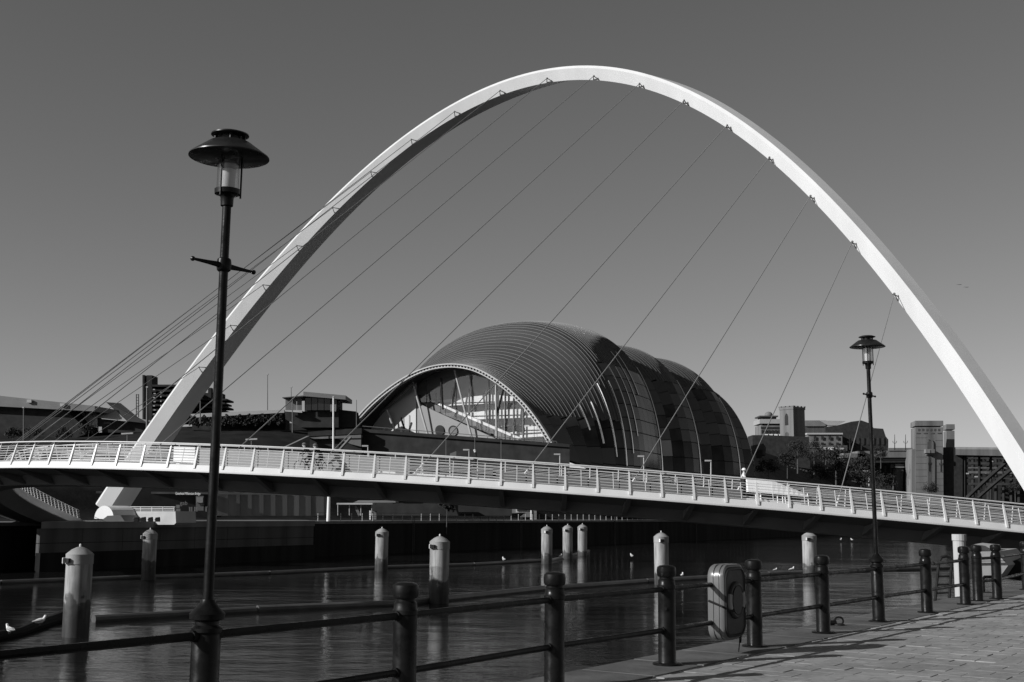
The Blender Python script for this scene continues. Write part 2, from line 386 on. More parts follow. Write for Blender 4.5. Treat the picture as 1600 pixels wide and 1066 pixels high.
g = MB(); g.prism([bk(-420, -.3, .05), bk(2200, -.3, .05), bk(2200, .3, .05), bk(-420, .3, .05)], (0, 0, -7)); g.build('wall_face', M_wallblk, wall)
g = MB(); g.prism([bk(-420, -.5, .12), bk(2200, -.5, .12), bk(2200, -.05, .12), bk(-420, -.05, .12)], (0, 0, -.35)); g.build('coping', M_concm, wall)

for i, s_ in enumerate((24, 58, 97, 142)):
    ld_ = thing('wall_ladder', 'thin iron ladder down the dark far quay wall, %s from the left' % ('first', 'second', 'third', 'fourth')[i], 'ladder', tuple(bk(s_, -.5, 0)))
    for e_ in (-.22, .22): g = MB(); g.tube([bk(s_ + e_, -.55, .9), bk(s_ + e_, -.55, -4.9)], .04, 5); g.build('stile', M_concd, ld_)
    for k_ in range(14): g = MB(); g.tube([bk(s_ - .22, -.55, -.1 - k_ * .34), bk(s_ + .22, -.55, -.1 - k_ * .34)], .025, 4); g.build('rung', M_concd, ld_)

# ================================================================== FOOTBRIDGE
A3 = V((-48.245, 145.322, -.152)); B3 = V((34.878, 81.169, .066))
hv = (B3 - A3) / 2; Mc = (A3 + B3) / 2; nb = V((0, 0, 1)).cross(hv.normalized()).normalized()
if nb.y < 0: nb = -nb
RISE, LEAN = 44.675, .2824
def archp(t): return Mc + hv * t + (V((0, 0, 1)) + nb * LEAN) * RISE * (1 - t * t) + V((0, 0, EYE))
up_a = (V((0, 0, 1)) + nb * LEAN).normalized(); m_a = hv.normalized().cross(up_a).normalized()
if m_a.y > 0: m_a = -m_a
DA = A3 + V((-3.117, 5.721, -.5875)); DB = B3 + V((8.645, -7.685, -2.102)); dh = (DB - DA) / 2; dM = (DA + DB) / 2
dn = V((0, 0, 1)).cross(dh).normalized()
if dn.y < 0: dn = -dn
SK, S4, ZS, SAG, DZ = -.1575, -.1298, -.0111, 43.485, 4.150
def deckp(s, off=0.0, z=0.0):
    gq = 1 + SK * s + S4 * s * s; sh = (1 - s * s) * gq; ds = -2 * s * gq + (1 - s * s) * (SK + 2 * S4 * s)
    c = dM + dh * s - dn * (SAG * sh) + V((0, 0, DZ * (1 - s * s) * (1 + ZS * s)))
    k_ = max(0.0, -.3 - s) / .7; c = c + V((-6.5, -3.0, -1.1)) * (k_ * k_)
    t = dh - dn * SAG * ds; t.z = 0; t.normalize(); n = V((0, 0, 1)).cross(t)
    if n.dot(dn) < 0: n = -n
    return c + n * off + V((0, 0, EYE + z))
bridge = thing('footbridge', 'white tilted arch footbridge with curved deck and steel cables crossing the river', 'bridge', (0, 0, 0))
# -- arch
def frame(t):
    e = 1e-3; T = (archp(t + e) - archp(t - e)).normalized(); o = m_a.cross(T)
    ref = up_a if abs(t) < .5 else hv * (1 if t > 0 else -1)
    if o.dot(ref) < 0: o = -o
    return T, o, m_a
rows = []
NT = 120
for i in range(NT + 1):
    t = -1.0 + 2.0 * i / NT; T, o, fr = frame(t); k = (.84 + .30 * t * t) * (1 - .18 * sstep((t - .1) / .6))
    V2 = archp(t) - (o * .15 + fr * .70) * k
    V1a = V2 + (o * 1.05 + fr * .95) * k
    V1 = V1a + (o * .40 - fr * .10) * k
    tw_ = sstep((t + .1) / .55)
    V3b = V2 + (o * (2.15 + .09 * tw_) - fr * (2.9 - 2.38 * tw_)) * k
    V3 = V2 + (o * (1.85 + .05 * tw_) - fr * (3.3 - 2.4 * tw_)) * k
    rows.append([V2, V1a, V1, V3b, V3])
g = MB(); g.grid(rows, closed=True); g.f += [(4, 3, 2, 1, 0), tuple(len(g.v) - 5 + k for k in range(5))]
arch_o = g.build('arch', M_arch, bridge)
# plate joints round the arch
TA = [-0.792, -0.721, -0.646, -0.566, -0.479, -0.385, -0.284, -0.175, -0.06, 0.058, 0.173, 0.282, 0.384, 0.478, 0.565, 0.645, 0.721, 0.792]
SD = [-.70, -.629, -.548, -.49, -.43, -.35, -.26, -.175, -.094, .012, .108, .209, .307, .398, .486, .572, .653, .729]
for ta, sdk in zip(TA, SD):
    P = archp(ta); T, o, fr = frame(ta); k = (.84 + .30 * ta * ta) * (1 - .18 * sstep((ta - .1) / .6))
    D = deckp(sdk, 3.9, .35)
    tip = P + (D - P).normalized() * .25
    b = MB()
    base = P - fr * .75 * k
    for a_, c_ in ((-.36, -.12), (.36, -.12)):
        b.tube([base + T * a_ + o * c_ + fr * (.1 if c_ < 0 else .65), P + fr * .05], [.055, .035], 6)
    b.sphere(tuple(P), .10, 8)
    b.build('cable_bracket', M_bracket, arch_o)
    c = MB(); c.tube([P, D], .034, 6); c.build('cable', M_cable, bridge)
    c = MB(); c.tube([D + (P - D).normalized() * 1.1, D], .085, 6); c.tube([D, D - V((0, 0, .7))], .1, 6); c.build('cable_socket', M_rail, bridge)
# -- deck
S_A, S_B, NS = -1.0, 1.0, 150
sl_ = [S_A + (S_B - S_A) * i / NS for i in range(NS + 1)]
def sweep(name, prof, m_, parent=bridge, s_list=sl_, smooth=False):
    g = MB(); g.grid([[deckp(s, a, z) for a, z in prof] for s in s_list], closed=True); n = len(prof)
    g.f += [tuple(range(n))[::-1], tuple(len(g.v) - n + k for k in range(n))]
    return g.build(name, m_, parent, smooth)
def rail(name, off, z, r, m_=M_rail, s_list=sl_, n=6, parent=bridge):
    g = MB(); g.tube([deckp(s, off, z) for s in s_list], r, n); return g.build(name, m_, parent)
sweep('fascia', [(.14, .19), (.20, .22), (.35, .22), (.35, .06), (.06, -.25), (0, -.22), (.0, -.14)], M_deck)
sweep('cycle_deck', [(.35, .10), (2.4, .10), (2.4, -.10), (.35, -.10)], M_deck)
sweep('foot_deck', [(2.6, .42), (6.78, .42), (6.78, -.30), (6.72, -.34), (6.70, .2), (2.6, .20)], M_deck)
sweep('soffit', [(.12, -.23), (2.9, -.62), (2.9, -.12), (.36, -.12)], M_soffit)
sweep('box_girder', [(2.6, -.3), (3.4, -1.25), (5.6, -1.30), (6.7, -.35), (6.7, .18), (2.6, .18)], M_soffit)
al = [0.0]
for i in range(1, 1201):
    s1 = -1 + 2 * (i - 1) / 1200; s2 = -1 + 2 * i / 1200; al.append(al[-1] + (deckp(s2) - deckp(s1)).length)
def s_of(l):
    import bisect
    i = max(1, min(1200, bisect.bisect(al, l))); return -1 + 2 * (i - 1 + (l - al[i - 1]) / (al[i] - al[i - 1])) / 1200
# post positions: fixed by the measured ones near mid deck
l0 = al[int((-.017 + 1) * 600)]; PITCHP = 1.858
k0 = -int(l0 / PITCHP)
LEANP = .40
def lean(s, off, z): return deckp(s, off + LEANP * z / 1.45, z)
k = k0
while True:
    l = l0 + k * PITCHP
    if l > al[-1] - .1: break
    if l > .1:
        s = s_of(l); t = (deckp(s + .002) - deckp(s - .002)).normalized()
        g = MB(); b0 = deckp(s, .05, .0); b1 = lean(s, .08, 1.30)
        nn = (deckp(s, 1) - deckp(s, 0)).normalized()
        g.v += [tuple(b0 + t * .07 - nn * .05), tuple(b0 - t * .07 - nn * .05), tuple(b0 - t * .05 + nn * .14), tuple(b0 + t * .05 + nn * .14)]
        g.v += [tuple(b1 + t * .045 - nn * .03), tuple(b1 - t * .045 - nn * .03), tuple(b1 - t * .04 + nn * .06), tuple(b1 + t * .04 + nn * .06)]
        g.f += [(0, 1, 2, 3), (7, 6, 5, 4)] + [(i, 4 + i, 4 + (i + 1) % 4, (i + 1) % 4) for i in range(4)]
        g.tube([lean(s, .1, 1.26), lean(s, .04, 1.45)], .02, 5)
        g.build('parapet_post', M_rail, bridge)
        s2 = s_of(min(al[-1], l + PITCHP / 2)); g = MB(); g.tube([lean(s2, .10, .26), lean(s2, .10, 1.22)], .020, 5); g.build('baluster', M_rail, bridge)
        if k % 2 == 0:
            g = MB(); nn2 = nn
            g.prism([deckp(s, .3, -.26) + t * .14, deckp(s, 2.9, -.66) + t * .14, deckp(s, 3.3, -1.2) + t * .14, deckp(s, 2.4, -.95) + t * .14], t * -.28)
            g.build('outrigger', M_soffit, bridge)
        # inner parapet post
        g = MB(); g.tube([deckp(s, 6.5, .4), deckp(s, 6.5 - .3, 1.65)], [.045, .03], 5); g.build('inner_parapet_post', M_rail, bridge)
    k += 1
g = MB(); g.tube([lean(s, .04, 1.47) for s in sl_], .042, 8); g.build('handrail', M_rail, bridge)
for z in (.28, .44, .60, .76, .92, 1.08, 1.22):
    g = MB(); g.tube([lean(s, .10, z) for s in sl_], .016, 5); g.build('parapet_rail', M_rail, bridge)
for z in (.62, .82, 1.02, 1.22, 1.42, 1.62):
    rail('inner_parapet_rail', 6.5 - .24 * (z - .4), z, .018 if z < 1.6 else .03)
# screens between the cycle deck and the footway
def s_px(x, off=2.5):
    lo, hi = -.04, .99
    for _ in range(40):
        mid = (lo + hi) / 2
        if pix(deckp(mid, off, .8))[0] < x: lo = mid
        else: hi = mid
    return lo
def seg(x0, x1, n=8):
    a, b = s_px(x0), s_px(x1); return [a + (b - a) * i / n for i in range(n + 1)]
def panel(name, x0, x1, z0, z1, m_, off=2.5, n=10):
    sl = seg(x0, x1, n); return sweep(name, [(off, z0), (off, z1), (off + .05, z1), (off + .05, z0)], m_, bridge, sl)
for i in range(6):                           # bright slatted bench back at left
    panel('bench_slat', 274, 307, .34 + i * .17, .485 + i * .17, M_white, 2.3, 4)
px = 309
while px < 596:
    panel('divider_screen', px, px + 46, .25, 1.25, M_screen, 2.5, 3); px += 47.5
def slats(x0, x1, m_=M_soffit, nm='divider_slat'):
    for i in range(5): panel(nm, x0, x1, .30 + i * .20, .38 + i * .20, m_, 2.5, 14)
slats(-60, 272, M_screen); slats(600, 770, M_screen); slats(1252, 1600, M_screen); slats(2, 4)
px = 775
while px < 1160:
    panel('divider_screen', px, px + 46, .25, .85, M_soffit, 2.5, 3); px += 48.5
# low shelter wall at the right with its sloped top
sl = seg(1168, 1262, 12); g = MB(); rws = []
for i, s in enumerate(sl):
    x = pix(deckp(s, 2.5, .8))[0]
    top = 1.62 if x < 1205 else max(.95, 1.62 - (x - 1205) * .0118)
    rws.append([deckp(s, 2.3, .78), deckp(s, 2.6, top), deckp(s, 2.8, top), deckp(s, 2.8, .78)])
g.grid(rws, closed=True); g.f += [(3, 2, 1, 0), tuple(len(g.v) - 4 + k for k in range(4))]; g.build('bench_back', M_white, bridge)
for x in (1180, 1188, 1214, 1222, 1226, 1262):
    s = s_px(x); g = MB(); g.tube([deckp(s, 2.3, .15), deckp(s, 2.5, 1.0)], .035, 6); g.build('bench_leg', M_rail, bridge)
for x0, x1 in ((596, 622), (655, 790)):
    panel('bench_seat', x0, x1, .30, .42, M_deck, 1.7, 6)
# -- far hinge housing and near end supports
P = at(172, 806, 146)
hd = hv.normalized(); hd.z = 0
g = MB(); ax = nb * 3.4; rw = []
cx = at(180, 811, 142)
prof = [(2.3 * cos(pi * i / 12), 1.5 * sin(pi * i / 12)) for i in range(13)]
hside = (V((.87, .49, 0)))
for k_, w_ in ((-1.5, 1), (1.5, 1)):
    rw.append([cx + V((-.62, -.78, 0)) * k_ + V((.80, -.6, 0)) * a * .8 + V((0, 0, b_)) for a, b_ in prof])
g.grid(rw); g.f += [tuple(range(13)), tuple(range(25, 12, -1)), (0, 13, 25, 12)]
g.build('hinge_housing', M_arch, bridge)
c2 = at(196, 811, 144)
g = MB(); rw = []
for k_ in (-.8, .8): rw.append([c2 + V((-.62, -.78, 0)) * k_ + V((.80, -.6, 0)) * a * .95 + V((0, 0, b_ * .95)) for a, b_ in prof])
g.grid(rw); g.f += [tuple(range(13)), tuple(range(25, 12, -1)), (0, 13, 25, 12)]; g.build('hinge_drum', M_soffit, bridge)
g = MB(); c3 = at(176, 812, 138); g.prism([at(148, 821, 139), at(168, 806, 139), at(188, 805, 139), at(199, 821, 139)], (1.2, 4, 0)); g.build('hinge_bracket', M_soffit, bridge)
# near-side end: pale concrete foot and column below the deck
foot = thing('bridge_pier', 'pale concrete pier foot under the near end of the footbridge, right edge', 'bridge pier', tuple(at(1540, 880, 60)))
poly = [(1512, 862), (1556, 862), (1575, 884), (1562, 902), (1512, 906)]
g = MB(); g.prism([at(a, b_, 60) for a, b_ in poly], (3.5, 6, 0)); g.build('pier_block', M_conc, foot)
g = MB(); g.prism([at(a, b_, 59.8) for a, b_ in [(1512, 876.6), (1566, 876), (1566, 877), (1512, 877.6)]], (.2, .1, 0)); g.build('joint_line', M_concd, foot)
g = MB(); g.prism([at(a, b_, 60.5) for a, b_ in [(1520, 851), (1549, 854), (1549, 862), (1520, 862)]], (2, 4, 0)); g.build('pier_cap', M_conc, foot)
g = MB(); g.prism([at(a, b_, 62) for a, b_ in [(1570, 878), (1640, 870), (1640, 912), (1560, 904)]], (3, 8, 0)); g.build('dark_base', M_wallblk, foot)
p = at(1499, 850, 60); g = MB(); g.lathe((p.x, p.y, WZ - .5), [(.30, 0), (.30, 5.8), (.34, 5.8), (.34, 6.1)], 16)
tag(g.build('support_column', M_conc), 'round white concrete column beneath the deck left of the pier foot', 'column')

# ================================================================== FAR CAISSON below the arch foot
cais = thing('bridge_caisson', 'long grey concrete caisson in the river carrying the far arch foot', 'caisson', tuple(at(280, 840, 140)))
a0, a1 = at(64, 830, 127), at(492, 815, 166)
def pz(p, z): return V((p.x, p.y, z))
bkd = V((-4.5, 17, 0))
g = MB(); g.prism([pz(a0, .28), pz(a1, .28), pz(a1, .28) + bkd, pz(a0, .28) + bkd], (0, 0, -.7)); g.build('top_slab', M_concm, cais)
dv = (a1 - a0); dv.z = 0
nd = V((dv.y, -dv.x, 0)).normalized()
for r_, (zt, zb_) in enumerate(((-.43, -1.9), (-1.96, -3.2))):
    nP = 8
    for i in range(nP):
        p0 = a0 + dv * ((i + .004) / nP); p1 = a0 + dv * ((i + .996) / nP)
        g = MB(); g.prism([pz(p0, zt) - nd * .15, pz(p1, zt) - nd * .15, pz(p1, zb_) - nd * .15, pz(p0, zb_) - nd * .15], -nd * .5); g.build('wall_panel', M_concd, cais)
g = MB(); g.prism([pz(a0, -.42) - nd * .25, pz(a1, -.42) - nd * .25, pz(a1, -.42) + bkd, pz(a0, -.42) + bkd], (0, 0, -6)); g.build('core', M_wallblk, cais)
g = MB(); g.prism([pz(a0, -2.9) + nd * .1, pz(a1, -2.9) + nd * .1, pz(a1, -2.9) - nd * .6, pz(a0, -2.9) - nd * .6], (0, 0, -3)); g.build('weed_band', M_wallblk, cais)
# lit parapet block with four black fenders, fence on top
pb = thing('parapet_block', 'bright concrete block wall right of the far arch foot with steel railing on top', 'wall', tuple(at(235, 815, 140)))
p0, p1 = at(198, 820, 137), at(274, 820, 141)
g = MB(); g.prism([at(203, 820, 143), at(194, 806, 143.4), at(200, 799, 143.1), at(274, 799, 139), at(275, 817, 138.95), at(272, 820, 139.1)], (1.5, 3.0, 0)); g.build('block', M_conc, pb)
for i in range(5):
    px = 202 + i * 17.5; g = MB(); g.tube([at(px, 799, 143.2 - i * 1.03), at(px, 792, 143.2 - i * 1.03)], .06, 5); g.build('railing_post', M_rail, pb)
for y_ in (792, 794.5, 797): g = MB(); g.tube([at(200, y_, 143.2), at(274, y_ + .3, 139.1)], .035, 5); g.build('rail', M_rail, pb)
g = MB(); g.box((0, 0, .16), (.46, .4, .32)); g.tube([(-.22, -.1, .34), (.26, -.1, .42)], .12, 8); g.tube([(-.30, 0, .18), (-.1, 0, .30)], .10, 8)
fd = thing('mooring_fender', 'black rubber block on the caisson ledge, leftmost of four below the bright wall', 'fender', (0, 0, 0), 'four black blocks on the caisson ledge')
g.build('fender_block', M_black, fd)
for i, px in enumerate((213, 224, 235, 246)):
    p = at(px, 821, 136.5)
    o = fd if i == 0 else dup(fd, (0, 0, 0), label=['', 'black rubber block on the caisson ledge, second from left of four', 'black rubber block on the caisson ledge, third from left of four', 'black rubber block on the caisson ledge, rightmost of four under the railing'][i])
    o.location = (p.x, p.y, .28)

# ================================================================== CONCERT HALL
EA = V((.53, .848, 0)).normalized(); EC = V((EA.y, -EA.x, 0)); SP = V((-13.7, 290, 0)); ZB = 8 + EYE
def sg(a, c, z): return SP + EA * a + EC * c + V((0, 0, z))
def onp(px, py, a):
    r = ray(px, py); k = ((SP + EA * a - CAM).dot(EA)) / r.dot(EA); p = CAM + r * k
    return ((p - SP).dot(EC), p.z)
def hermite(x, xs, ys):
    import bisect
    i = max(0, min(len(xs) - 2, bisect.bisect(xs, x) - 1)); n = len(xs)
    def mm(j):
        if j == 0: return (ys[1] - ys[0]) / (xs[1] - xs[0])
        if j == n - 1: return (ys[-1] - ys[-2]) / (xs[-1] - xs[-2])
        return (ys[j + 1] - ys[j - 1]) / (xs[j + 1] - xs[j - 1])
    H = xs[i + 1] - xs[i]; t = (x - xs[i]) / H
    return (2*t**3-3*t**2+1)*ys[i] + (t**3-2*t**2+t)*H*mm(i) + (-2*t**3+3*t**2)*ys[i+1] + (t**3-t**2)*H*mm(i+1)
st = [0, 12, 24, 36, 48, 58, 66, 76, 84, 92, 102, 110, 116, 122, 128, 133]
wv = [27.5, 30.5, 32.4, 31.8, 29.4, 27.2, 24.0, 26.6, 26.9, 24.4, 27.6, 28.4, 26.3, 28.0, 26.5, 19]
hvv = [30, 35.2, 40.0, 42.0, 42.6, 41.6, 38.0, 40.6, 40.6, 37.2, 39.8, 38.8, 34.2, 34.8, 32, 25]
FRONT = [(545, 668), (580, 630), (620, 598), (660, 577), (700, 569), (740, 574), (780, 595), (820, 630), (850, 670), (878, 718)]
fc = [onp(x, y, 0) for x, y in FRONT][::-1]          # right foot first
fl = [0]
for i in range(1, len(fc)): fl.append(fl[-1] + math.dist(fc[i], fc[i - 1]))
fl = [x / fl[-1] for x in fl]
def sec(a, th):
    W = hermite(a, st, wv); H = hermite(a, st, hvv); e = 2 / 2.25
    c = math.copysign(abs(cos(th)) ** e, cos(th)) * W; z = ZB + abs(sin(th)) ** e * H
    if cos(th) < 0: c *= 1 + .24 * sstep(a / 14) * (1 - sstep((a - 34) / 30))
    k = sstep(a / 28)
    if k < 1:
        x = th / pi; cf = hermite(x, fl, [p_[0] for p_ in fc]); zf = hermite(x, fl, [p_[1] for p_ in fc])
        c = cf + (c - cf) * k; z = zf + (z - zf) * k
    return c, z
hall = thing('concert_hall', 'large curved steel and glass concert hall with an open arched glazed end', 'concert hall', (0, 0, 0))
def band_mesh(a0, a1, th0, th1, n, lift0=0, lift1=0, thick=.3):
    g = MB(); ths = [th0 + (th1 - th0) * i / n for i in range(n + 1)]
    rw = []
    for a, lf in ((a0, lift0), (a1, lift1)):
        r_ = []
        for th in ths:
            c, z = sec(a, th); c2_, z2_ = sec(a, min(pi, th + .01)); c1_, z1_ = sec(a, max(0, th - .01))
            tx, tz = c2_ - c1_, z2_ - z1_; L = math.hypot(tx, tz) or 1
            r_.append((c + tz / L * lf, z - tx / L * lf, tz / L, -tx / L))
        rw.append((a, r_))
    outer = [[sg(a, c, z) for c, z, _, _ in r_] for a, r_ in rw]
    inner = [[sg(a, c - nx * thick, z - nz * thick) for c, z, nx, nz in r_] for a, r_ in rw]
    g.grid([outer[0], outer[1], inner[1], inner[0], outer[0]])
    return g
STEP = 2.2
nb_ = 60
rowsz = [ZB + .0, ZB + 3.3, ZB + 7.3, ZB + 11.8, ZB + 15.2, ZB + 18.6, ZB + 22.0, ZB + 25.6, ZB + 29.0]
def th_of_z(a, z):
    lo, hi = 0.0, pi / 2 * .98
    for _ in range(30):
        mid = (lo + hi) / 2
        if sec(a, mid)[1] < z: lo = mid
        else: hi = mid
    return lo
glass_from = [999, 22, 13, 16, 20, 24, 30, 36]       # where glazing starts in each row
rng = random.Random(5)
# upper steel bands
for i in range(nb_):
    a0 = i * STEP; a1 = min(133, a0 + STEP)
    if a1 - a0 < .5: break
    am = (a0 + a1) / 2
    ztop = rowsz[-1] if am > 26 else ZB + 14
    t0 = th_of_z(am, ztop)
    g = band_mesh(a0, a1, t0, pi, 40, 0, .03)
    g.build('steel_band', (M_shell, M_shell2, M_shell, M_shellp)[rng.choice((0, 0, 1, 2, 3)) if i % 3 == 0 else i % 2], hall, smooth=True)
for i in range(1, 120):
    a_ = i * 1.1
    if a_ > 132: break
    t0 = th_of_z(a_, rowsz[-1] if a_ > 26 else ZB + 14.3)
    g = MB(); pts = []
    for j in range(37):
        th = t0 + (pi * .80 - t0) * j / 36; c, z = sec(a_, th); c2_, z2_ = sec(a_, th + .01); L = math.hypot(c2_ - c, z2_ - z); lf = .03
        pts.append((c + (z2_ - z) / L * lf, z - (c2_ - c) / L * lf, (z2_ - z) / L, -(c2_ - c) / L))
    hh_ = .10 if a_ < 60 else .07
    g.grid([[sg(a_ - .05, c, z) for c, z, _, _ in pts], [sg(a_ - .05, c + x * hh_, z + y * hh_) for c, z, x, y in pts], [sg(a_ + .07, c + x * hh_, z + y * hh_) for c, z, x, y in pts], [sg(a_ + .07, c, z) for c, z, _, _ in pts]])
    g.build('standing_seam', M_rib, hall)
# river side panels, two bands wide
na = 0
for i in range(0, nb_, 2):
    a0 = i * STEP; a1 = min(133, a0 + 2 * STEP)
    if a1 - a0 < .5: break
    am = (a0 + a1) / 2
    ztop = rowsz[-1] if am > 26 else ZB + 14
    zs = [z for z in rowsz if z < ztop - .5] + [ztop]
    for r_ in range(len(zs) - 1):
        if am < 4 and r_ == 0 and False: continue
        zlo = max(zs[r_], sec(am, 0)[1]); 
        if zs[r_ + 1] <= zlo + .2: continue
        t0 = th_of_z(am, zlo) if r_ or zlo > ZB + .1 else 0.0; t1 = th_of_z(am, zs[r_ + 1])
        x = rng.random()
        if am > glass_from[min(r_, 7)] and r_ > 0:
            if am < 64: mm_ = M_shglass if x < .9 else M_shglass2
            elif r_ >= 6: mm_ = M_shell2 if x < .8 else M_shglass2
            elif r_ <= 2: mm_ = M_shglass if x < .75 else (M_shglass2 if x < .97 else M_pale)
            else: mm_ = (M_shglass2, M_shell2, M_shellp, M_shglass2, M_shell2)[int(x * 5)]
            nm = 'glass_panel'
            if mm_ in (M_shell2, M_shellp, M_pale): nm = 'steel_panel'
        else:
            mm_ = (M_shellp if r_ in (2, 3) else M_shell2) if x < .8 else M_shell; nm = 'steel_panel'
            if r_ == 2 and 10 < am < 13: mm_ = M_win
        g = band_mesh(a0 + .05, a1 - .05, t0 + .003, t1 - .002, 5, 0, .05 if nm == 'steel_panel' else 0)
        g.build(nm, mm_, hall, smooth=True)
# dark lining just inside everything
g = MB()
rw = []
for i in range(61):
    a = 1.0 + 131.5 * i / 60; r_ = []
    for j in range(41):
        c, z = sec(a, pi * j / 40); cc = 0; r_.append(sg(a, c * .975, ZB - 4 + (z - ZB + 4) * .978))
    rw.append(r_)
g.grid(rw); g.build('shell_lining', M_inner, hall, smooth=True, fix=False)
# closing west end
g = MB(); c_ = [sg(133, *sec(133, pi * j / 40)) for j in range(41)]; g.prism(c_, EA * .4); g.build('west_gable', M_shglass2, hall)
g = MB(); c_ = []
for j in range(41):
    c, z = sec(126, pi * j / 40)
# polished strips added to stand in for reflections on the river-side glass
def glint_strip(ptsA, zlo, zhi, wd=.55):
    a = ptsA; g = MB(); t0, t1 = th_of_z(a, zlo), th_of_z(a, zhi); o_ = []; i_ = []
    for k_ in range(13):
        th = t0 + (t1 - t0) * k_ / 12; c, z = sec(a, th); c2_, z2_ = sec(a, th + .01); L = math.hypot(c2_ - c, z2_ - z); nx, nz = (z2_ - z) / L, -(c2_ - c) / L
        o_.append((c + nx * wd, z + nz * wd)); i_.append((c - nx * .05, z - nz * .05))
    g.grid([[sg(a, *p) for p in i_], [sg(a, *p) for p in o_], [sg(a + .30, *p) for p in o_], [sg(a + .30, *p) for p in i_], [sg(a, *p) for p in i_]])
    g.build('reflection_strip', M_glint, hall)
for a, z0, z1 in ((15.5, 11.2, 17.5), (18.6, 8.2, 18.2), (22.3, 5.2, 23), (26.2, 3.2, 24), (30.3, 6.4, 28), (34.4, 10.8, 28.4), (39.0, 18.5, 33), (43.5, 22, 33.5)):
    glint_strip(a, ZB + z0, ZB + z1, .30)
for a, z0, z1, w_ in ((57.5, 2, 31, .5), (84, 2, 30, .5), (110.5, 2, 27, .5)):      # polished tubes added as glare streaks along the bulge edges
    a_ = a; g = MB(); t0, t1 = th_of_z(a, ZB + z0), th_of_z(a, ZB + z1)
    g.tube([sg(a, sec(a, t0 + (t1 - t0) * k_ / 20)[0] + .1, sec(a, t0 + (t1 - t0) * k_ / 20)[1]) for k_ in range(21)], .26, 6); g.build('waist_glare', M_glint, hall)
# front rim: two pale hoops and dark ties between
def rimpt(j, N, sc_, da=0):
    c, z = sec(0, pi * j / N); return sg(da, -1.2 + (c + 1.2) * sc_, 12 + (z - 12) * sc_)
N = 80
for s_a, s_b, m_, nm in ((1.004, .992, M_conc, 'outer_hoop'), (.974, .964, M_conc, 'inner_hoop'), (.992, .974, M_pale, 'hoop_web')):
    g = MB(); d_ = -.5 if nm != 'hoop_web' else -.15
    g.grid([[rimpt(j, N, s_a, d_) for j in range(N + 1)], [rimpt(j, N, s_b, d_) for j in range(N + 1)], [rimpt(j, N, s_b, .6) for j in range(N + 1)], [rimpt(j, N, s_a, .6) for j in range(N + 1)], [rimpt(j, N, s_a, d_) for j in range(N + 1)]])
    g.build(nm, m_, hall)
g = MB()
for j in range(2, 160, 2):
    p0 = rimpt(j, 160, .988, -.2); p1 = rimpt(j, 160, .975, -.2); g.bar(p0, p1, .26, .5, up=tuple(EA))
g.build('hoop_ties', M_brut, hall)['kind'] = 'stuff'
# soffit beam under the overhang
g = MB(); g.bar(sg(3, *onp(645, 600, 3)), sg(7, *onp(556, 680, 7)), .5, .5); g.build('soffit_beam', M_bracket, hall)
# gable in the plane a=9
AG = 6.0
def gp(X, Y, a=AG): px, py = 520 + X / 4.1, 480 + Y / 4.1; c, z = onp(px, py, a); return sg(a, c, z)
def gpp(x, y, a=AG): c, z = onp(x, y, a); return sg(a, c, z)
def gable(name, pts, m_, a=AG, d=.3): g = MB(); g.prism([gp(x, y, a) for x, y in pts], EA * d); return g.build(name, m_, hall)
gable('gable_wall', [(150, 850), (150, 770), (330, 630), (480, 490), (532, 480), (532, 850)], M_wallg)
gable('stair_wall', [(533, 560), (560, 622), (640, 660), (1060, 850), (1060, 870), (533, 870)], M_wallg2, AG + .3)
for X_ in (392, 452, 490): g = MB(); g.tube([gp(X_, 800, 5.8), gp(X_, 786 - (X_ - 300) * .5, 5.8)], .07, 5); g.build('panel_joint', M_concm, hall)
# round windows
for X, Y in ((685, 790), (770, 792)):
    g = MB(); g.prism([gp(X + 30 * cos(2 * pi * k_ / 20), Y + 34 * sin(2 * pi * k_ / 20), 6.1) for k_ in range(20)], EA * .15); o_ = g.build('round_window', M_brut, hall)
    g = MB(); g.prism([gp(X + 3 + 24 * cos(2 * pi * k_ / 20), Y + 3 + 28 * sin(2 * pi * k_ / 20), 5.95) for k_ in range(20)], EA * .1); g.build('pane', M_brut if X < 700 else M_concm, o_)
# inside: back wall, floors, stair, columns
g = MB(); g.prism([sg(12.5, sec(12.5, pi * j / 30)[0] * .965, ZB + (sec(12.5, pi * j / 30)[1] - ZB) * .965) for j in range(31)], EA * .3); g.build('foyer_wall', M_wallg, hall)
for pts in ([(660, 600), (1010, 560), (1180, 575), (1210, 590), (1180, 606), (690, 635)], [(780, 690), (1010, 660), (1260, 650), (1310, 680), (1300, 705), (860, 722)], [(1080, 775), (1330, 760), (1340, 800), (1100, 815)], [(1110, 825), (1350, 810), (1350, 828), (1110, 842)]):
    g = MB(); g.prism([gp(x, y, 9.6) for x, y in pts], EA * 1.0); g.build('gallery_front', M_white, hall)
for y_ in (612, 700, 800): g = MB(); g.bar(gp(560, y_ + 8, 9.4), gp(1330, y_ - 14, 9.4), .14, .14); g.build('gallery_rail', M_concd, hall)
for x_ in (555, 660, 765, 875, 985, 1003, 1105, 1220, 1060, 1160): g = MB(); g.tube([gp(x_, 845, 8.8), gp(x_, 520 + abs(x_ - 900) * .12, 8.8)], .24, 8); g.build('column', M_concm, hall)
g = MB(); g.prism([gp(600, 600, 7.8), gp(1190, 850, 7.8), gp(1110, 855, 7.8), gp(560, 625, 7.8)], EA * 1.4); g.build('staircase', M_concm, hall)
g = MB(); g.prism([gp(605, 594, 8.1), gp(640, 598, 8.1), gp(1210, 840, 8.1), gp(1165, 850, 8.1)], EA * .8); g.build('stair_flight', M_white, hall)
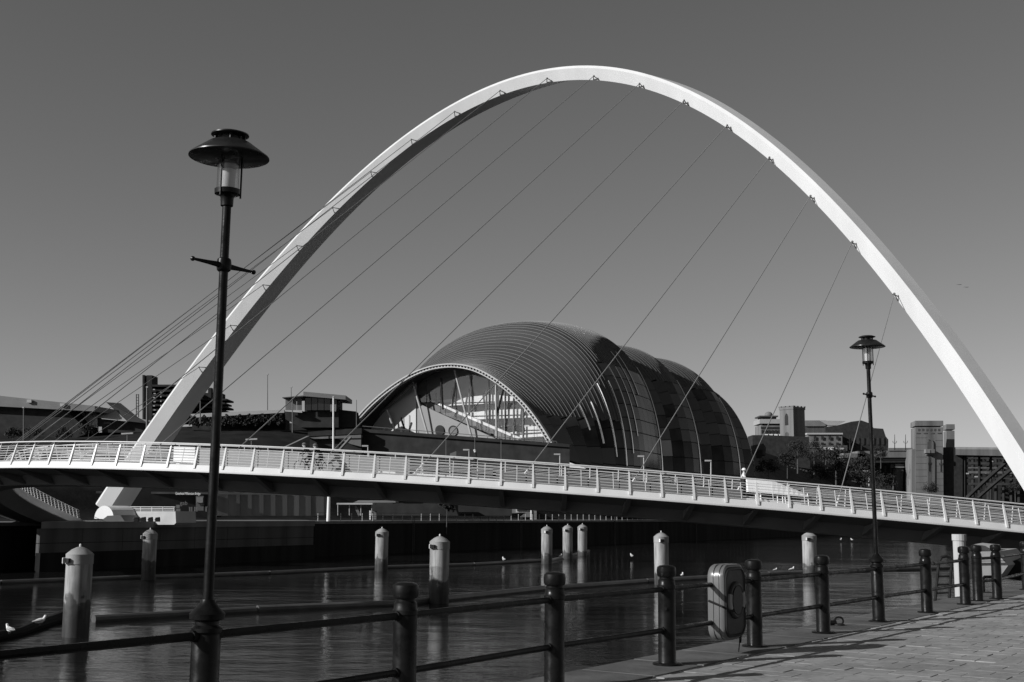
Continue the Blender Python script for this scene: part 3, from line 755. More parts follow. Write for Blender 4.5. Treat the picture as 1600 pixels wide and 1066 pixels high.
for x_, y_ in ((555, 634), (655, 680), (770, 730), (880, 768), (988, 816)): g = MB(); g.prism([gp(x_ - 28, y_ - 7, 7.2), gp(x_ + 28, y_ - 7, 7.2), gp(x_ + 28, y_ + 7, 7.2), gp(x_ - 28, y_ + 7, 7.2)], EA * 1.5); g.build('stair_landing', M_brut, hall)
g = MB(); g.tube([gp(1080, 790, 10), gp(1180, 778, 10), gp(1230, 790, 10)], .9, 8); g.build('foyer_bar', M_brut, hall)
# glazing: mullions and panes
xs_ = [480, 545, 600, 690, 790, 890, 1000, 1050, 1105, 1165, 1225, 1290, 1350, 1400]
def topy(x):
    T = [(480, 505), (620, 462), (760, 445), (900, 432), (1030, 470), (1100, 520), (1200, 600), (1290, 690), (1350, 770), (1420, 858)]
    for i in range(len(T) - 1):
        if T[i][0] <= x <= T[i + 1][0]: return T[i][1] + (x - T[i][0]) / (T[i + 1][0] - T[i][0]) * (T[i + 1][1] - T[i][1])
    return T[-1][1]
for i in range(len(xs_) - 1):
    x0, x1 = xs_[i] + 1, xs_[i + 1] - 1
    ys = [880, 790, 700, 610, 520, 400]
    for k_ in range(5):
        yb, yt = ys[k_], ys[k_ + 1]
        q0, q1 = max(yt, topy(x0)), max(yt, topy(x1))
        if min(q0, q1) >= yb - 6: continue
        if x1 < 1060 and yb > (600 + (x0 - 600) * .42) + 90: continue
        g = MB(); g.prism([gp(x0, yb - 1, 6.8), gp(x1, yb - 1, 6.8), gp(x1, min(q1, yb - 2), 6.8), gp(x0, min(q0, yb - 2), 6.8)], EA * .06); g.build('glass_pane', M_glass, hall)
    g = MB(); g.tube([gp(xs_[i], 850, 6.7), gp(xs_[i], topy(xs_[i]), 6.7)], .06, 5); g.build('mullion', M_concd, hall)
# slanted props in front
for (x0, y0, x1, y1), m_ in (((642, 587, 668, 678), M_conc), ((710, 577, 737, 684), M_conc), ((775, 597, 776, 684), M_conc), ((604, 640, 617, 673), M_conc), ((626, 652, 632, 670), M_brut), ((689, 590, 692, 640), M_brut), ((787, 606, 776, 650), M_brut)):
    g = MB(); g.tube([gpp(x0, y0, 3.5), gpp(x1, y1, 5)], .26, 8); g.build('prop', m_, hall)
# base plinth along the river side
g = MB(); g.grid([[sg(a, hermite(a, st, wv) * .985, ZB + .4) for a in range(2, 134, 3)], [sg(a, hermite(a, st, wv) * .93, ZB - 6) for a in range(2, 134, 3)]]); g.build('plinth', M_wallblk, hall)

# ================================================================== TERRACES AND BANK STRUCTURES
def quadbox(name, pts, Y, depth, m_, parent=None, dx=0.0, Y2=None):
    """front face traced at distance Y (left) .. Y2 (right), pushed back by depth"""
    g = MB(); Y2 = Y2 or Y; xs = [p[0] for p in pts]; a, b = min(xs), max(xs)
    g.prism([at(x, y, Y + (Y2 - Y) * ((x - a) / (b - a) if b > a else 0)) for x, y in pts], (dx, depth, 0)); return g.build(name, m_, parent)
def rect(x0, y0, x1, y1): return [(x0, y1), (x1, y1), (x1, y0), (x0, y0)]
tw = thing('terrace_wall', 'long dark retaining wall in front of the hall\'s arched glazed end', 'retaining wall', tuple(at(720, 715, 250)))
quadbox('wall', [(566, 735), (890, 735), (890, 697), (566, 671)], 262, 6, M_brick, tw, Y2=256)
quadbox('coping', [(563, 675), (890, 699), (890, 694), (563, 670)], 261.5, 7, M_brut, tw, Y2=255.5)
for x_ in range(600, 880, 27): g = MB(); g.tube([at(x_, 672 + (x_ - 566) * .08, 261), at(x_, 667 + (x_ - 566) * .08, 261)], .08, 5); g.build('railing_post', M_bracket, tw)
g = MB(); g.tube([at(566, 666, 261), at(870, 690, 256)], .07, 5); g.build('rail', M_bracket, tw)
t2 = thing('terrace_block', 'dark slatted terrace with pale concrete edge at the left foot of the hall', 'terrace', tuple(at(520, 690, 258)))
quadbox('lower_wall', [(484, 715), (565, 715), (565, 683), (484, 683)], 259.5, 8, M_brick, t2)
quadbox('pale_edge', [(484, 683.5), (564, 679.5), (564, 684.5), (484, 686)], 258.5, 8, M_concm, t2)
quadbox('upper_slab', [(481, 682), (565, 678), (565, 669), (481, 675)], 259, 8, M_brick, t2)
quadbox('pale_wall', [(526, 685), (564, 684.5), (564, 698), (548, 694)], 258.8, 2, M_concm, t2)
g = MB(); g.bar(at(446, 700, 255), at(482, 683, 258), 1.4, .5); g.build('stair_ramp', M_concm, t2)
g = MB(); g.bar(at(530, 704, 254), at(548, 684, 257), .5, .4); g.build('ramp_rail', M_concm, t2)

# panel wall behind the arch foot, with lettering
pw = thing('riverside_wall', 'grey concrete panel wall under the deck with a small white sign and door', 'wall', tuple(at(400, 790, 176)))
x_ = 338
for i in range(9):
    x1_ = x_ + (18.5 if i < 8 else 20); quadbox('wall_panel', [(x_ + .15, 806), (x1_ - .15, 806), (x1_ - .15, 766 + i * 1.1 - 1.0), (x_ + .15, 766 + i * 1.1 - 2.0)], 174 + i * .7, 3, M_concm, pw, Y2=174.6 + i * .7); x_ = x1_
quadbox('dark_wall', [(200, 808), (338, 808), (338, 762), (200, 762)], 170, 3, M_brick, pw, Y2=174)
quadbox('top_band', [(150, 771), (506, 774), (506, 771.5), (150, 767.5)], 169.5, 1, M_concd, pw, Y2=176)
d_ = quadbox('door', rect(306, 775, 318, 798), 171.5, .4, M_concd, pw); quadbox('door_pane', rect(307, 777, 317, 786), 171.3, .1, M_concm, d_)
def text(body, px, py, Y, hpx, m_, parent, name='lettering', ext=.02):
    cu = bpy.data.curves.new(name, 'FONT'); cu.body = body; h_ = hpx / FPX * Y; cu.size = h_ * 1.35; cu.extrude = ext; cu.align_x = 'LEFT'
    o = bpy.data.objects.new(name, cu); col.objects.link(o); dg = bpy.context.evaluated_depsgraph_get(); dg.update()
    me = bpy.data.meshes.new_from_object(o.evaluated_get(dg)); bpy.data.objects.remove(o)
    me.materials.append(m_); n = bpy.data.objects.new(name, me); col.objects.link(n); n.parent = parent
    p = at(px, py, Y) - world_loc(parent); n.location = p; n.rotation_euler = (pi / 2, 0, 0)
    return n
t_ = text('Gateshead Millennium Bridge', 274, 773, 170.0, 4.2, M_white, pw); 
wid = max(v.co.x for v in t_.data.vertices); t_.scale = (3.45 / wid, 1, 1)
t_ = text('gab', 281, 789, 171.0, 6.5, M_bracket, pw)
# small promenade furniture between arch foot and lamp
sb = thing('sign_board', 'small white notice board on the caisson right of the bright block wall', 'notice board', tuple(at(277.5, 799, 150)))
quadbox('board', rect(275, 789, 280, 794), 150, .2, M_white, sb); quadbox('board_base', rect(275, 795, 281, 799), 150, .2, M_white, sb)
for px, lb in ((298, 'left'), (306, 'middle'), (323.5, 'right')):
    tr = thing('bollard_light', 'small white bent-tube stand on the caisson top, ' + lb + ' of three near the door', 'stand', tuple(at(px, 799, 152)), 'white tube stands on the caisson')
    g = MB(); g.tube([at(px - 1.5, 799.5, 152), at(px - 1.5, 792.5, 152), at(px + 1.5, 792.5, 152)] + ([at(px + 1.5, 799.5, 152)] if lb != 'right' else []), .09, 6); g.build('tube_frame', M_white, tr)
# mast, shelter, plinth, kiosk, boxes on the promenade
g = MB(); p = at(513, 812, 176); pt = at(513.5, 765, 176); g.tube([(p.x, p.y, .14), (p.x, p.y, pt.z)], [.28, .22], 10)
tag(g.build('white_mast', M_white), 'thick plain white mast standing at the end of the panel wall', 'mast')
sh = thing('shelter', 'open promenade shelter with thin pale roof on slim posts', 'shelter', tuple(at(555, 808, 190)))
quadbox('roof', [(526, 788.5), (582, 788.5), (582, 786), (526, 786)], 188, 4, M_conc, sh)
quadbox('upper_roof', [(552, 785.5), (618, 785.5), (618, 782), (560, 782)], 191, 5, M_roofm, sh)
for x_ in (528, 546, 564, 581): g = MB(); g.tube([at(x_, 788, 188.6), at(x_, 806, 188.6)], .07, 6); g.build('post', M_conc, sh)
g = MB(); g.bar(at(555, 790, 189), at(562, 806, 189), .5, .4); g.build('leaning_panel', M_concm, sh)
for px, py0, py1, w_, lb in ((582, 798, 812, 10, 'grey cabinet with one bright white side on the promenade below the shelter'), (833, 797, 812, 9, 'white-sided cabinet on the promenade beside the small kiosk')):
    cb = thing('service_cabinet', lb, 'cabinet', tuple(at(px, py1, 196)))
    quadbox('cabinet_side', rect(px - w_ / 2, py0, px - w_ / 2 + 2.3, py1), 196 if px < 700 else 232, 1, M_white, cb)
    quadbox('cabinet_body', rect(px - w_ / 2 + 2.3, py0, px + w_ / 2 + 1, py1), 196.2 if px < 700 else 232.2, 1, M_concm, cb)
ki = thing('kiosk', 'small pale kiosk with a dark framed window on the far promenade', 'kiosk', tuple(at(818, 808, 236)))
quadbox('wall', rect(800, 785, 832, 802), 237, 3, M_concm, ki); f_ = quadbox('window_frame', rect(806, 785, 826, 801), 236.8, .2, M_conc, ki); quadbox('window_pane', rect(808, 787, 824, 799), 236.6, .15, M_win, f_)
g = MB(); g.prism([at(812, 808, 236), at(832, 808, 236), at(832, 800, 236), at(822, 801, 236)], (0, 1, 0)); g.build('counter', M_concm, ki)
lh = thing('dark_pavilion', 'low dark riverside pavilion with a pale sign wall, below the terrace', 'pavilion', tuple(at(680, 800, 205)))
quadbox('body', [(582, 806), (716, 806), (706, 780), (618, 780), (612, 784), (582, 786)], 204, 8, M_brick, lh)
quadbox('sign_wall', [(594, 770), (660, 770), (660, 780.5), (618, 781), (604, 782)], 203.5, 1, M_concd, lh)
quadbox('sign_panel', rect(617, 773.5, 647, 780), 203.3, .2, M_white, lh)
t_ = text('BALTIC SQ', 620, 778.5, 203.2, 3.4, M_concd, lh)
bpy.data.objects.remove(t_)
quadbox('wall', rect(716, 780, 800, 806), 214, 6, M_brick, lh)
# fence along the far quay
fn = thing('quay_fence', 'thin steel railing along the edge of the far promenade', 'fence', tuple(bk(0, 1, .14)))
s = 2.0; i = 0
while s < 190:
    p = bk(s, .8, .14); g = MB(); g.tube([p, p + V((0, 0, 1.15))], .06, 5); g.build('fence_post', M_conc, fn); s += 2.6; i += 1
for z in (.5, .8, 1.2): g = MB(); g.tube([bk(1, .8, .14 + z), bk(190, .8, .14 + z)], .025, 4); g.build('fence_rail', M_concd, fn)

# ================================================================== BUILDINGS ON THE LEFT
shd = thing('long_shed', 'long building with a sloping pale fascia roof at the left edge', 'building', tuple(at(60, 670, 320)))
g = MB(); g.prism([at(-60, 632, 318), at(148, 643, 318), at(148, 634.5, 318), at(-60, 612, 318)], (3, 20, 0)); g.build('roof', M_roofm, shd)
g = MB(); g.prism([at(-60, 690, 320), at(104, 690, 320), at(140, 676, 320), at(104, 642, 320), at(-60, 631, 320)], (3, 16, 0)); g.build('wall', M_brick, shd)
for x_, y_ in ((46, 627), (98, 633)): g = MB(); p = at(x_, y_, 317.6); g.box(tuple(p), (1.2, .5, .8)); g.build('roof_light', M_conc, shd)
hp = thing('tent_roof_house', 'low building with pale folded pyramid roof behind the cables at left', 'building', tuple(at(165, 670, 330)))
def poly3(name, pts, m_, parent, d=(0, .4, 0)): g = MB(); g.prism([at(*p) for p in pts], d); return g.build(name, m_, parent)
poly3('roof', [(105, 641, 330), (148, 643, 326), (152, 654, 322), (152, 668, 322), (132, 667, 324)], M_roofl, hp)
poly3('roof', [(148, 632, 335), (165, 628, 338), (198, 657.5, 320), (152, 653, 322), (140, 645, 326)], M_roofl, hp)
poly3('roof', [(165, 628.5, 338), (188, 630, 345), (215, 652, 330), (232, 662, 322), (198, 658, 320)], M_roofd, hp)
poly3('roof', [(212, 653, 329), (240, 658, 329), (240, 661, 326), (232, 662, 322)], M_roofl, hp)
poly3('wall', [(152, 676, 322.5), (240, 676, 322.5), (240, 659, 322.5), (198, 658.5, 322.5), (152, 654, 322.5)], M_brick, hp, (0, 14, 0))
quadbox('notice_window', rect(154, 667, 159, 676), 321.8, .3, M_conc, hp); quadbox('oval_window', rect(162, 659.5, 172, 663), 321.8, .3, M_concd, hp)
# brutalist block
br = thing('tower_car_park', 'dark brutalist block of stacked concrete decks with a tall stair tower', 'building', tuple(at(280, 650, 600)))
quadbox('stair_tower', rect(229, 586.5, 237.5, 660), 598, 10, M_brut, br); quadbox('lift_shaft', rect(222.5, 586, 225.5, 660), 600, 6, M_brut, br)
quadbox('core', rect(240, 606, 296, 660), 606, 16, M_inner, br)
for i, y_ in enumerate((601, 609, 616.5, 624, 631.5, 639, 646.5)):
    quadbox('deck', rect(237, y_, 300 if i else 280, y_ + 3.2), 598, 20, M_brut, br)
for i in range(7): quadbox('balcony_light', rect(239 + (i % 2) * 1, 608 + i * 6.4, 242 + (i % 2), 609.4 + i * 6.4), 597, .5, M_conc, br)
for i in range(5): quadbox('balcony_light', rect(250.5, 612 + i * 7, 252, 614 + i * 7), 597, .5, M_conc, br)
for i, y_ in enumerate((623, 629, 635, 641)): quadbox('deck', rect(312 - i * 3, y_, 354 - (i % 2) * 3, y_ + 2.6), 610, 16, M_brut, br)
quadbox('core', rect(300, 614, 345, 650), 618, 10, M_brut, br); quadbox('chimney', rect(325, 606, 330, 622), 616, 4, M_brut, br)
g = MB()
for k_ in (213, 216.5): g.tube([at(k_, 616, 610), at(k_, 652, 610)], .25, 4)
for i in range(8): g.bar(at(213, 617 + i * 4.4, 610), at(216.5, 617 + i * 4.4, 610), .25, .3)
tag(g.build('scaffold_tower', M_concd), 'thin lattice scaffold tower left of the brutalist block', 'scaffold')
cv = thing('canopy_building', 'long low building with a white flat canopy on columns above the bank', 'building', tuple(at(370, 660, 300)))
quadbox('canopy', [(298, 653), (444, 645), (444, 640), (298, 647)], 300, 10, M_roofl, cv)
quadbox('wall', rect(300, 648, 446, 672), 306, 6, M_brick, cv)
for x_ in (304, 320, 357, 373, 389, 418): quadbox('column', rect(x_, 650, x_ + 2.2, 662), 300.5, .8, M_concd, cv)
g = MB()
for i in range(4200):
    x_ = rng.uniform(296, 442); c = at(x_, 659 + rng.uniform(-6, 6) + 2.2 * sin(x_ * .35) + 1.5 * sin(x_ * .9) - (x_ - 296) * .03, 298 + rng.uniform(-1, 1))
    u = V((rng.gauss(0, 1), rng.gauss(0, 1), rng.gauss(0, 1))).normalized() * rng.uniform(.15, .4); v = u.cross(V((rng.gauss(0, 1), 1, rng.gauss(0, 1)))).normalized() * .22; b = len(g.v)
    g.v += [tuple(c - u), tuple(c + v), tuple(c + u), tuple(c - v)]; g.f.append((b, b + 1, b + 2, b + 3))
tag(g.build('hedge', M_leaf), 'ragged dark hedge running in front of the white canopy building', 'hedge')
pv = thing('lookout_pavilion', 'flat-roofed glazed lookout room on a dark block beside the hall', 'building', tuple(at(490, 660, 290)))
quadbox('base_block', [(470, 668), (529, 668), (529, 643), (445, 643), (446, 655)], 291, 10, M_brick, pv)
quadbox('roof', [(474, 619), (540, 624.5), (540, 618), (474, 612)], 288, 12, M_roofm, pv)
quadbox('roof', [(441, 622), (474, 620), (474, 618), (441, 621)], 288, 10, M_roofd, pv)
quadbox('room_core', rect(476, 618, 528, 643), 292, 8, M_inner, pv)
for x0, x1 in ((446, 455), (456, 463), (464, 471.5)): quadbox('window', rect(x0, 622, x1, 641), 289.5, .2, M_concm, pv)
for x0 in (477, 487, 497, 507, 517): quadbox('window', rect(x0, 622, x0 + 9, 641), 289.5, .2, M_win, pv)
quadbox('sill', [(445, 643), (472, 645), (472, 642), (445, 641)], 289, 1, M_conc, pv)
quadbox('notice', rect(516, 632, 525, 643), 289, .2, M_concm, pv)
quadbox('side_wall', [(528, 668), (560, 668), (556, 643), (528, 640)], 293, 5, M_brick, pv)
# slender poles and lamps
def pole(px, y0, y1, Y, r, lb, head=None, m_=M_concm):
    t_ = thing('lamp_pole', lb, 'lamp post', tuple(at(px, y1, Y)))
    g = MB(); g.tube([at(px, y1, Y), at(px, y0, Y)], [r, r * .7], 6); g.build('pole', m_, t_)
    k_ = Y / FPX
    if head == 'T': g = MB(); p = at(px, y0, Y); g.bar(p + V((-9 * k_, 0, -.1 * k_)), p + V((9 * k_, 0, 1.0 * k_)), .4, .25); g.build('lamp_head', M_conc, t_)
    elif head == 'L': g = MB(); p = at(px, y0, Y); g.bar(p + V((.4 * k_, 0, 0)), p + V((-9.5 * k_, 0, 0)), .35, .25); g.build('lamp_arm', M_conc, t_)
    elif head: g = MB(); p = at(px, y0, Y); g.box(tuple(p), (3 * k_, .5, 2 * k_)); g.build('lamp_head', M_conc, t_)
pole(37, 637, 690, 240, .14, 'slim lamp post in front of the long shed, far left', 'o')
pole(230, 605, 676, 260, .30, 'thick pale pole in front of the brutalist block', 'o')
pole(313, 626, 662, 290, .16, 'short grey pole right of the arch leg, by the big lamp', None)
pole(199, 678, 715, 220, .14, 'low lamp with a T-shaped head left of the arch leg', 'T')
pole(393, 687, 730, 220, .14, 'low lamp with a T-shaped head behind the grey deck screens', 'T')
pole(418, 585, 650, 320, .13, 'tall slender mast behind the canopy building', 'o')
pole(455, 605, 642, 330, .12, 'short slender mast left of the lookout pavilion', 'o')
pole(457, 622, 676, 255, .13, 'lamp post on the bank below the lookout pavilion', None)
pole(521, 620, 706, 235, .22, 'bright white pole carrying a dark box beside the lookout pavilion', 'o', M_white)
pole(557, 625, 692, 262, .10, 'hair-thin pole at the left foot of the hall arch', None)
for px, y0, lb in ((575, 697, 'below the pale terrace edge'), (733, 703, 'left of the walking person'), (875, 710, 'at the right foot of the hall arch'), (1006, 713, 'below the long light streaks of the hall'), (1111, 720, 'below the second glass bulge of the hall'), (1358, 736, 'among trees beside the right lamp post')):
    pole(px, y0, y0 + 40, 215 if px < 1300 else 420, .16 if px < 1300 else .3, 'street lamp with a square side arm ' + lb, 'L', M_conc)
for px, y0, lb in ((697, 682, 'left'), (742, 684, 'middle'), (783, 688, 'right')):
    pole(px, y0, y0 + 40, 250, .09, 'thin pole in front of the dark terrace wall, %s of three' % lb, None)
hz = MB(); hz.prism([at(703, 714, 214), at(713, 714, 214), at(713, 705, 214), at(703, 709, 214)], (0, 2, 0)); tag(hz.build('vent_housing', M_concm), 'small wedge-topped grey housing behind the bridge rail near mid photo', 'vent')

# ================================================================== TOWN ON THE RIGHT
ch = thing('church_tower', 'square stone church tower with battlements, one side lit', 'church', tuple(at(1240, 690, 600)))
def ybox(name, cx, cy, wx, wy, z0, z1, rz, m_, parent, taper=1.0): g = MB(); g.box((cx, cy, (z0 + z1) / 2), (wx, wy, z1 - z0), rz, taper); return g.build(name, m_, parent)
p = at(1241.5, 682, 600); kx = 600 / FPX; ctx, cty = p.x, p.y + 4
zt, zb1 = at(1240, 636, 600).z, at(1240, 690, 600).z
rzc = radians(-53)
ybox('tower', ctx, cty, 8.6, 8.6, zb1 - 12, zt - .6, rzc, M_stone, ch)
ybox('parapet', ctx, cty, 9.1, 9.1, zt - 1.2, zt, rzc, M_stone, ch)
def onside(w_, rz, face, lx, z, d=.1):      # point on a box face, face 0 = local -y, 1 = local +x, 2 = local -x
    if face == 0: v = V((lx, -w_ / 2 - d, 0))
    elif face == 1: v = V((w_ / 2 + d, lx, 0))
    else: v = V((-w_ / 2 - d, lx, 0))
    return V((ctx + v.x * cos(rz) - v.y * sin(rz), cty + v.x * sin(rz) + v.y * cos(rz), z))
for lx in (-3.9, -1.3, 1.3, 3.9):
    for f_ in (0, 1, 2): pq = onside(8.6, rzc, f_, lx, zt + .4, -.2); ybox('merlon', pq.x, pq.y, 1.5, 1.1, zt, zt + .5, rzc, M_stone, ch)
for f_ in (2, 0):
    g = MB(); w_ = 1.1
    pts = [(-w_, 0), (w_, 0), (w_, 4.2), (w_ * .6, 5.4), (0, 6), (-w_ * .6, 5.4), (-w_, 4.2)]
    n_out = (onside(8.6, rzc, f_, 0, 0, 1) - onside(8.6, rzc, f_, 0, 0, 0)).normalized()
    g.prism([onside(8.6, rzc, f_, a, zt - 9 + b, .04) for a, b in pts], -n_out * .3); g.build('belfry_window', M_win, ch)
pq = onside(8.6, rzc, 0, 0, 0, .15)
g = MB(); g.prism([onside(8.6, rzc, 0, 1.2 * cos(2 * pi * k_ / 16), zt - 13.5 + 1.2 * sin(2 * pi * k_ / 16), .08) for k_ in range(16)], (0, .3, 0)); g.build('clock_face', M_concd, ch)
quadbox('nave', [(1176, 730), (1266, 730), (1264, 683), (1200, 680), (1176, 680)], 592, 12, M_brick, ch)
ht = thing('domed_block', 'pale layered office block with a small dome left of the church tower', 'building', tuple(at(1205, 680, 680)))
quadbox('wall', rect(1189, 664, 1226, 684), 680, 16, M_stone, ht); quadbox('roof', rect(1187, 655, 1226, 662), 679, 18, M_roofl, ht)
quadbox('band', rect(1189, 667, 1226, 670), 679.6, .3, M_brut, ht)
for i in range(7): quadbox('window', rect(1190 + i * 5.2, 672, 1193 + i * 5.2, 677), 679.6, .3, M_win, ht)
for i in range(4): quadbox('window', rect(1195 + i * 7.5, 678.5, 1200 + i * 7.5, 681), 679.6, .3, M_white, ht)
quadbox('eaves', rect(1187, 649.5, 1216, 651.5), 684, 14, M_roofd, ht); quadbox('drum', rect(1191, 651, 1213, 656), 685, 12, M_brut, ht)
p = at(1201, 649, 690); g = MB(); g.sphere((p.x, p.y, p.z), 2.4, 12, (1, 1, .85)); g.build('dome', M_concm, ht, True)
hh = thing('long_hotel', 'big dark curved-roof hotel with a paler windowed wing in front', 'building', tuple(at(1320, 700, 760)))
quadbox('roof', [(1258, 666), (1290, 666), (1290, 657), (1258, 657)], 765, 20, M_roofm, hh)
quadbox('roof', [(1280, 657), (1322, 658), (1308, 665), (1294, 665)], 764, 5, M_roofl, hh)
quadbox('glazed_wing', rect(1258, 665, 1292, 677), 766, 10, M_concd, hh)
body = [(1288, 712), (1388, 712), (1388, 687), (1384, 682), (1380, 670), (1365, 669), (1360, 662), (1346, 657), (1330, 659), (1312, 665), (1290, 667)]
quadbox('main_body', body, 762, 40, M_brick, hh)
quadbox('front_wing', rect(1262, 677, 1316, 700), 752, 9, M_stone, hh); quadbox('cornice', rect(1261, 676.5, 1317, 679), 751, 11, M_pale, hh)
for i in range(4):
    for y_ in (682, 691.5): quadbox('window', rect(1271.5 + i * 11.7, y_, 1275.5 + i * 11.7, y_ + 5), 751.2, .3, M_win, hh)
for i in range(12): quadbox('window_bay', rect(1293 + i * 7.8, 684, 1296 + i * 7.8, 695), 761.5, .4, M_inner, hh)
tk = thing('parked_trailer', 'long lorry trailer with white panels in front of the hotel wing', 'lorry', tuple(at(1305, 704, 640)))
quadbox('trailer_body', rect(1284, 696, 1324, 705), 640, 4, M_concd, tk); quadbox('cab', [(1284, 703), (1291, 706), (1291, 699), (1286, 699)], 639.5, 1, M_white, tk)
quadbox('panel', rect(1293.5, 698.5, 1302.5, 703.5), 639.6, .2, M_white, tk); quadbox('panel', rect(1305.5, 700, 1319, 702.5), 639.6, .2, M_conc, tk)
# road bridge with pylons
rb = thing('steel_arch_bridge', 'distant steel arch road bridge with tall stone pylons at right', 'bridge', tuple(at(1450, 768, 620)))
TY = 620
for pts in ([(1318, 715), (1352, 716), (1352, 709), (1318, 708)], [(1340, 715), (1428, 715), (1428, 704), (1340, 705)]): quadbox('road_deck', pts, TY + 9, 12, M_concm, rb)
quadbox('road_deck', [(1340, 719), (1428, 719), (1428, 715), (1340, 715)], TY + 10, 8, M_inner, rb)
g = MB(); g.prism([at(1494, 711, TY), at(1640, 714, TY - 30), at(1640, 703, TY - 30), at(1494, 702, TY)], (4, 18, 0)); g.build('road_deck', M_concd, rb)
g = MB(); g.prism([at(1494, 702, TY), at(1640, 703, TY - 30), at(1640, 700, TY - 30), at(1494, 698.5, TY)], (0, 1, 0)); g.build('parapet', M_concm, rb)
quadbox('parapet', rect(1388, 700, 1428, 704.5), TY + 8.5, .5, M_concm, rb)
def pylon(x0, x1, yt, Y, full=True):
    quadbox('pylon', [(x0 + 0, 790), (x1 + .8, 790), (x1, yt + 10), (x0, yt + 10)], Y, 14 if full else 10, M_stone, rb, dx=2.2 if full else 2)
    quadbox('pylon_cornice', [(x0 - .6, yt + 8), (x1 + .6, yt + 8), (x1 + .3, yt), (x0 - .3, yt)], Y - .5, 15 if full else 11, M_stone, rb, dx=2.4 if full else 2)
pylon(1430.5, 1473.5, 657.5, TY)
pylon(1479, 1491.5, 663, TY + 22, False)
quadbox('pier_mass', rect(1474.5, 699, 1504, 790), TY + 3, 14, M_brick, rb); quadbox('pier_step', rect(1424.5, 702, 1430.5, 790), TY + .5, 10, M_stone, rb)
for i in range(6): quadbox('frieze_recess', rect(1434.5 + i * 6.2, 670, 1437.5 + i * 6.2, 673.5), TY - .15, .3, M_stoned, rb)
for i in range(4): quadbox('frieze_recess', rect(1432 + i * 11, 676.3, 1438 + i * 11, 678), TY - .15, .3, M_stoned, rb)
arch_pts = [(1449, 704), (1449, 692), (1451, 689), (1453.5, 688), (1456, 690), (1456.5, 694), (1456.5, 704)]
quadbox('niche', arch_pts, TY - .2, .4, M_stoned, rb)
quadbox('niche_surround', [(1456.5, 704), (1459, 704), (1459, 692), (1457, 688), (1453, 685.5), (1450, 687), (1453.5, 687), (1456.5, 690)], TY - .6, .8, M_stone, rb)
quadbox('balcony', rect(1447, 702, 1460.5, 708), TY - 3, 3, M_stone, rb); quadbox('slot', rect(1450, 712, 1457.5, 768), TY - .2, .4, M_stoned, rb); quadbox('slot_edge', rect(1457.5, 709, 1461, 768), TY - .5, .8, M_stone, rb)
quadbox('slot_lintel', rect(1447, 709, 1461, 711.5), TY - .8, 1, M_stone, rb)
for i in range(9):
    y_ = 684 + i * 10; quadbox('ashlar_joint', rect(1431, y_, 1448, y_ + .35), TY - .08, .2, M_stoned, rb); quadbox('ashlar_joint', rect(1461.5, y_ + 4, 1473.5, y_ + 4.35), TY - .08, .2, M_stoned, rb)
# arch truss
def tr(t, lo): 
    if lo: xy = (1528 + 132 * t, 778 - 98 * t - 22 * t * (1 - t))
    else: xy = (1511 + 140 * t, 778 - 115 * t - 20 * t * (1 - t))
    return xy
for dy in (0, 14):
    for lo in (0, 1):
        g = MB(); pts = [tr(t / 10, lo) for t in range(11)]
        g.tube([at(x, y, TY - 8 + dy) for x, y in pts], 1.0, 4); g.build('arch_chord', M_brut, rb)
    g = MB()
    for i in range(10):
        a_, b_ = tr(i / 10, 0), tr(i / 10, 1); c_ = tr((i + 1) / 10, 0)
        g.bar(at(*a_, TY - 8 + dy), at(*b_, TY - 8 + dy), .7, .7); g.bar(at(*b_, TY - 8 + dy), at(*c_, TY - 8 + dy), .6, .6)
    g.build('arch_bracing', M_brut, rb)
for x_ in (1503.5, 1507, 1530, 1548): g = MB(); g.tube([at(x_, 712, TY + 4), at(x_, 785, TY + 4)], .7, 5); g.build('hanger', M_brut, rb)
hb = thing('girder_bridge', 'multi-storey iron girder bridge seen through the gap beside the stone pylon', 'bridge', tuple(at(1530, 760, 760)))
for i, y_ in enumerate((716, 724, 731, 738, 747, 756)):
    g = MB(); g.bar(at(1500, y_, 760), at(1640, y_ + 1, 740), 1, 1.4 if i % 2 else .8); g.build('beam', M_concd if i in (2, 3) else M_brut, hb)
for x_ in range(1508, 1640, 12): g = MB(); g.tube([at(x_, 713, 758), at(x_, 785, 758)], 1.1, 5); g.build('column', M_brut, hb)
g = MB(); 
for x_ in range(1502, 1640, 12):
    for y_ in (718, 740): g.bar(at(x_, y_, 759), at(x_ + 10, y_ + 8, 759), .5, .5)
g.build('bracing', M_concd, hb)
for i, (x_, y_, s_) in enumerate(((1524, 724, 5), (1508, 739, 6), (1521, 739, 10), (1537, 739, 4), (1523, 744, 7), (1549, 720, 3))): quadbox('lit_panel', rect(x_, y_, x_ + s_, y_ + 2), 757, .4, M_conc, hb)
quadbox('back_wall', [(1502, 790), (1650, 790), (1650, 716), (1502, 714)], 775, 6, M_brick, hb)
hb2 = thing('riverside_flats', 'pale multi-storey building behind the steel arch bridge, right', 'building', tuple(at(1562, 762, 800)))
quadbox('wall', [(1550, 790), (1600, 790), (1600, 744), (1570, 742), (1550, 752)], 800, 14, M_stoned, hb2)
for i in range(4): quadbox('balcony_band', rect(1552, 753 + i * 6, 1575, 755 + i * 6), 799, 1, M_pale, hb2)
for i in range(6): quadbox('window', rect(1578 + (i % 3) * 7, 750 + (i // 3) * 9, 1582 + (i % 3) * 7, 755 + (i // 3) * 9), 799.5, .3, M_win, hb2)
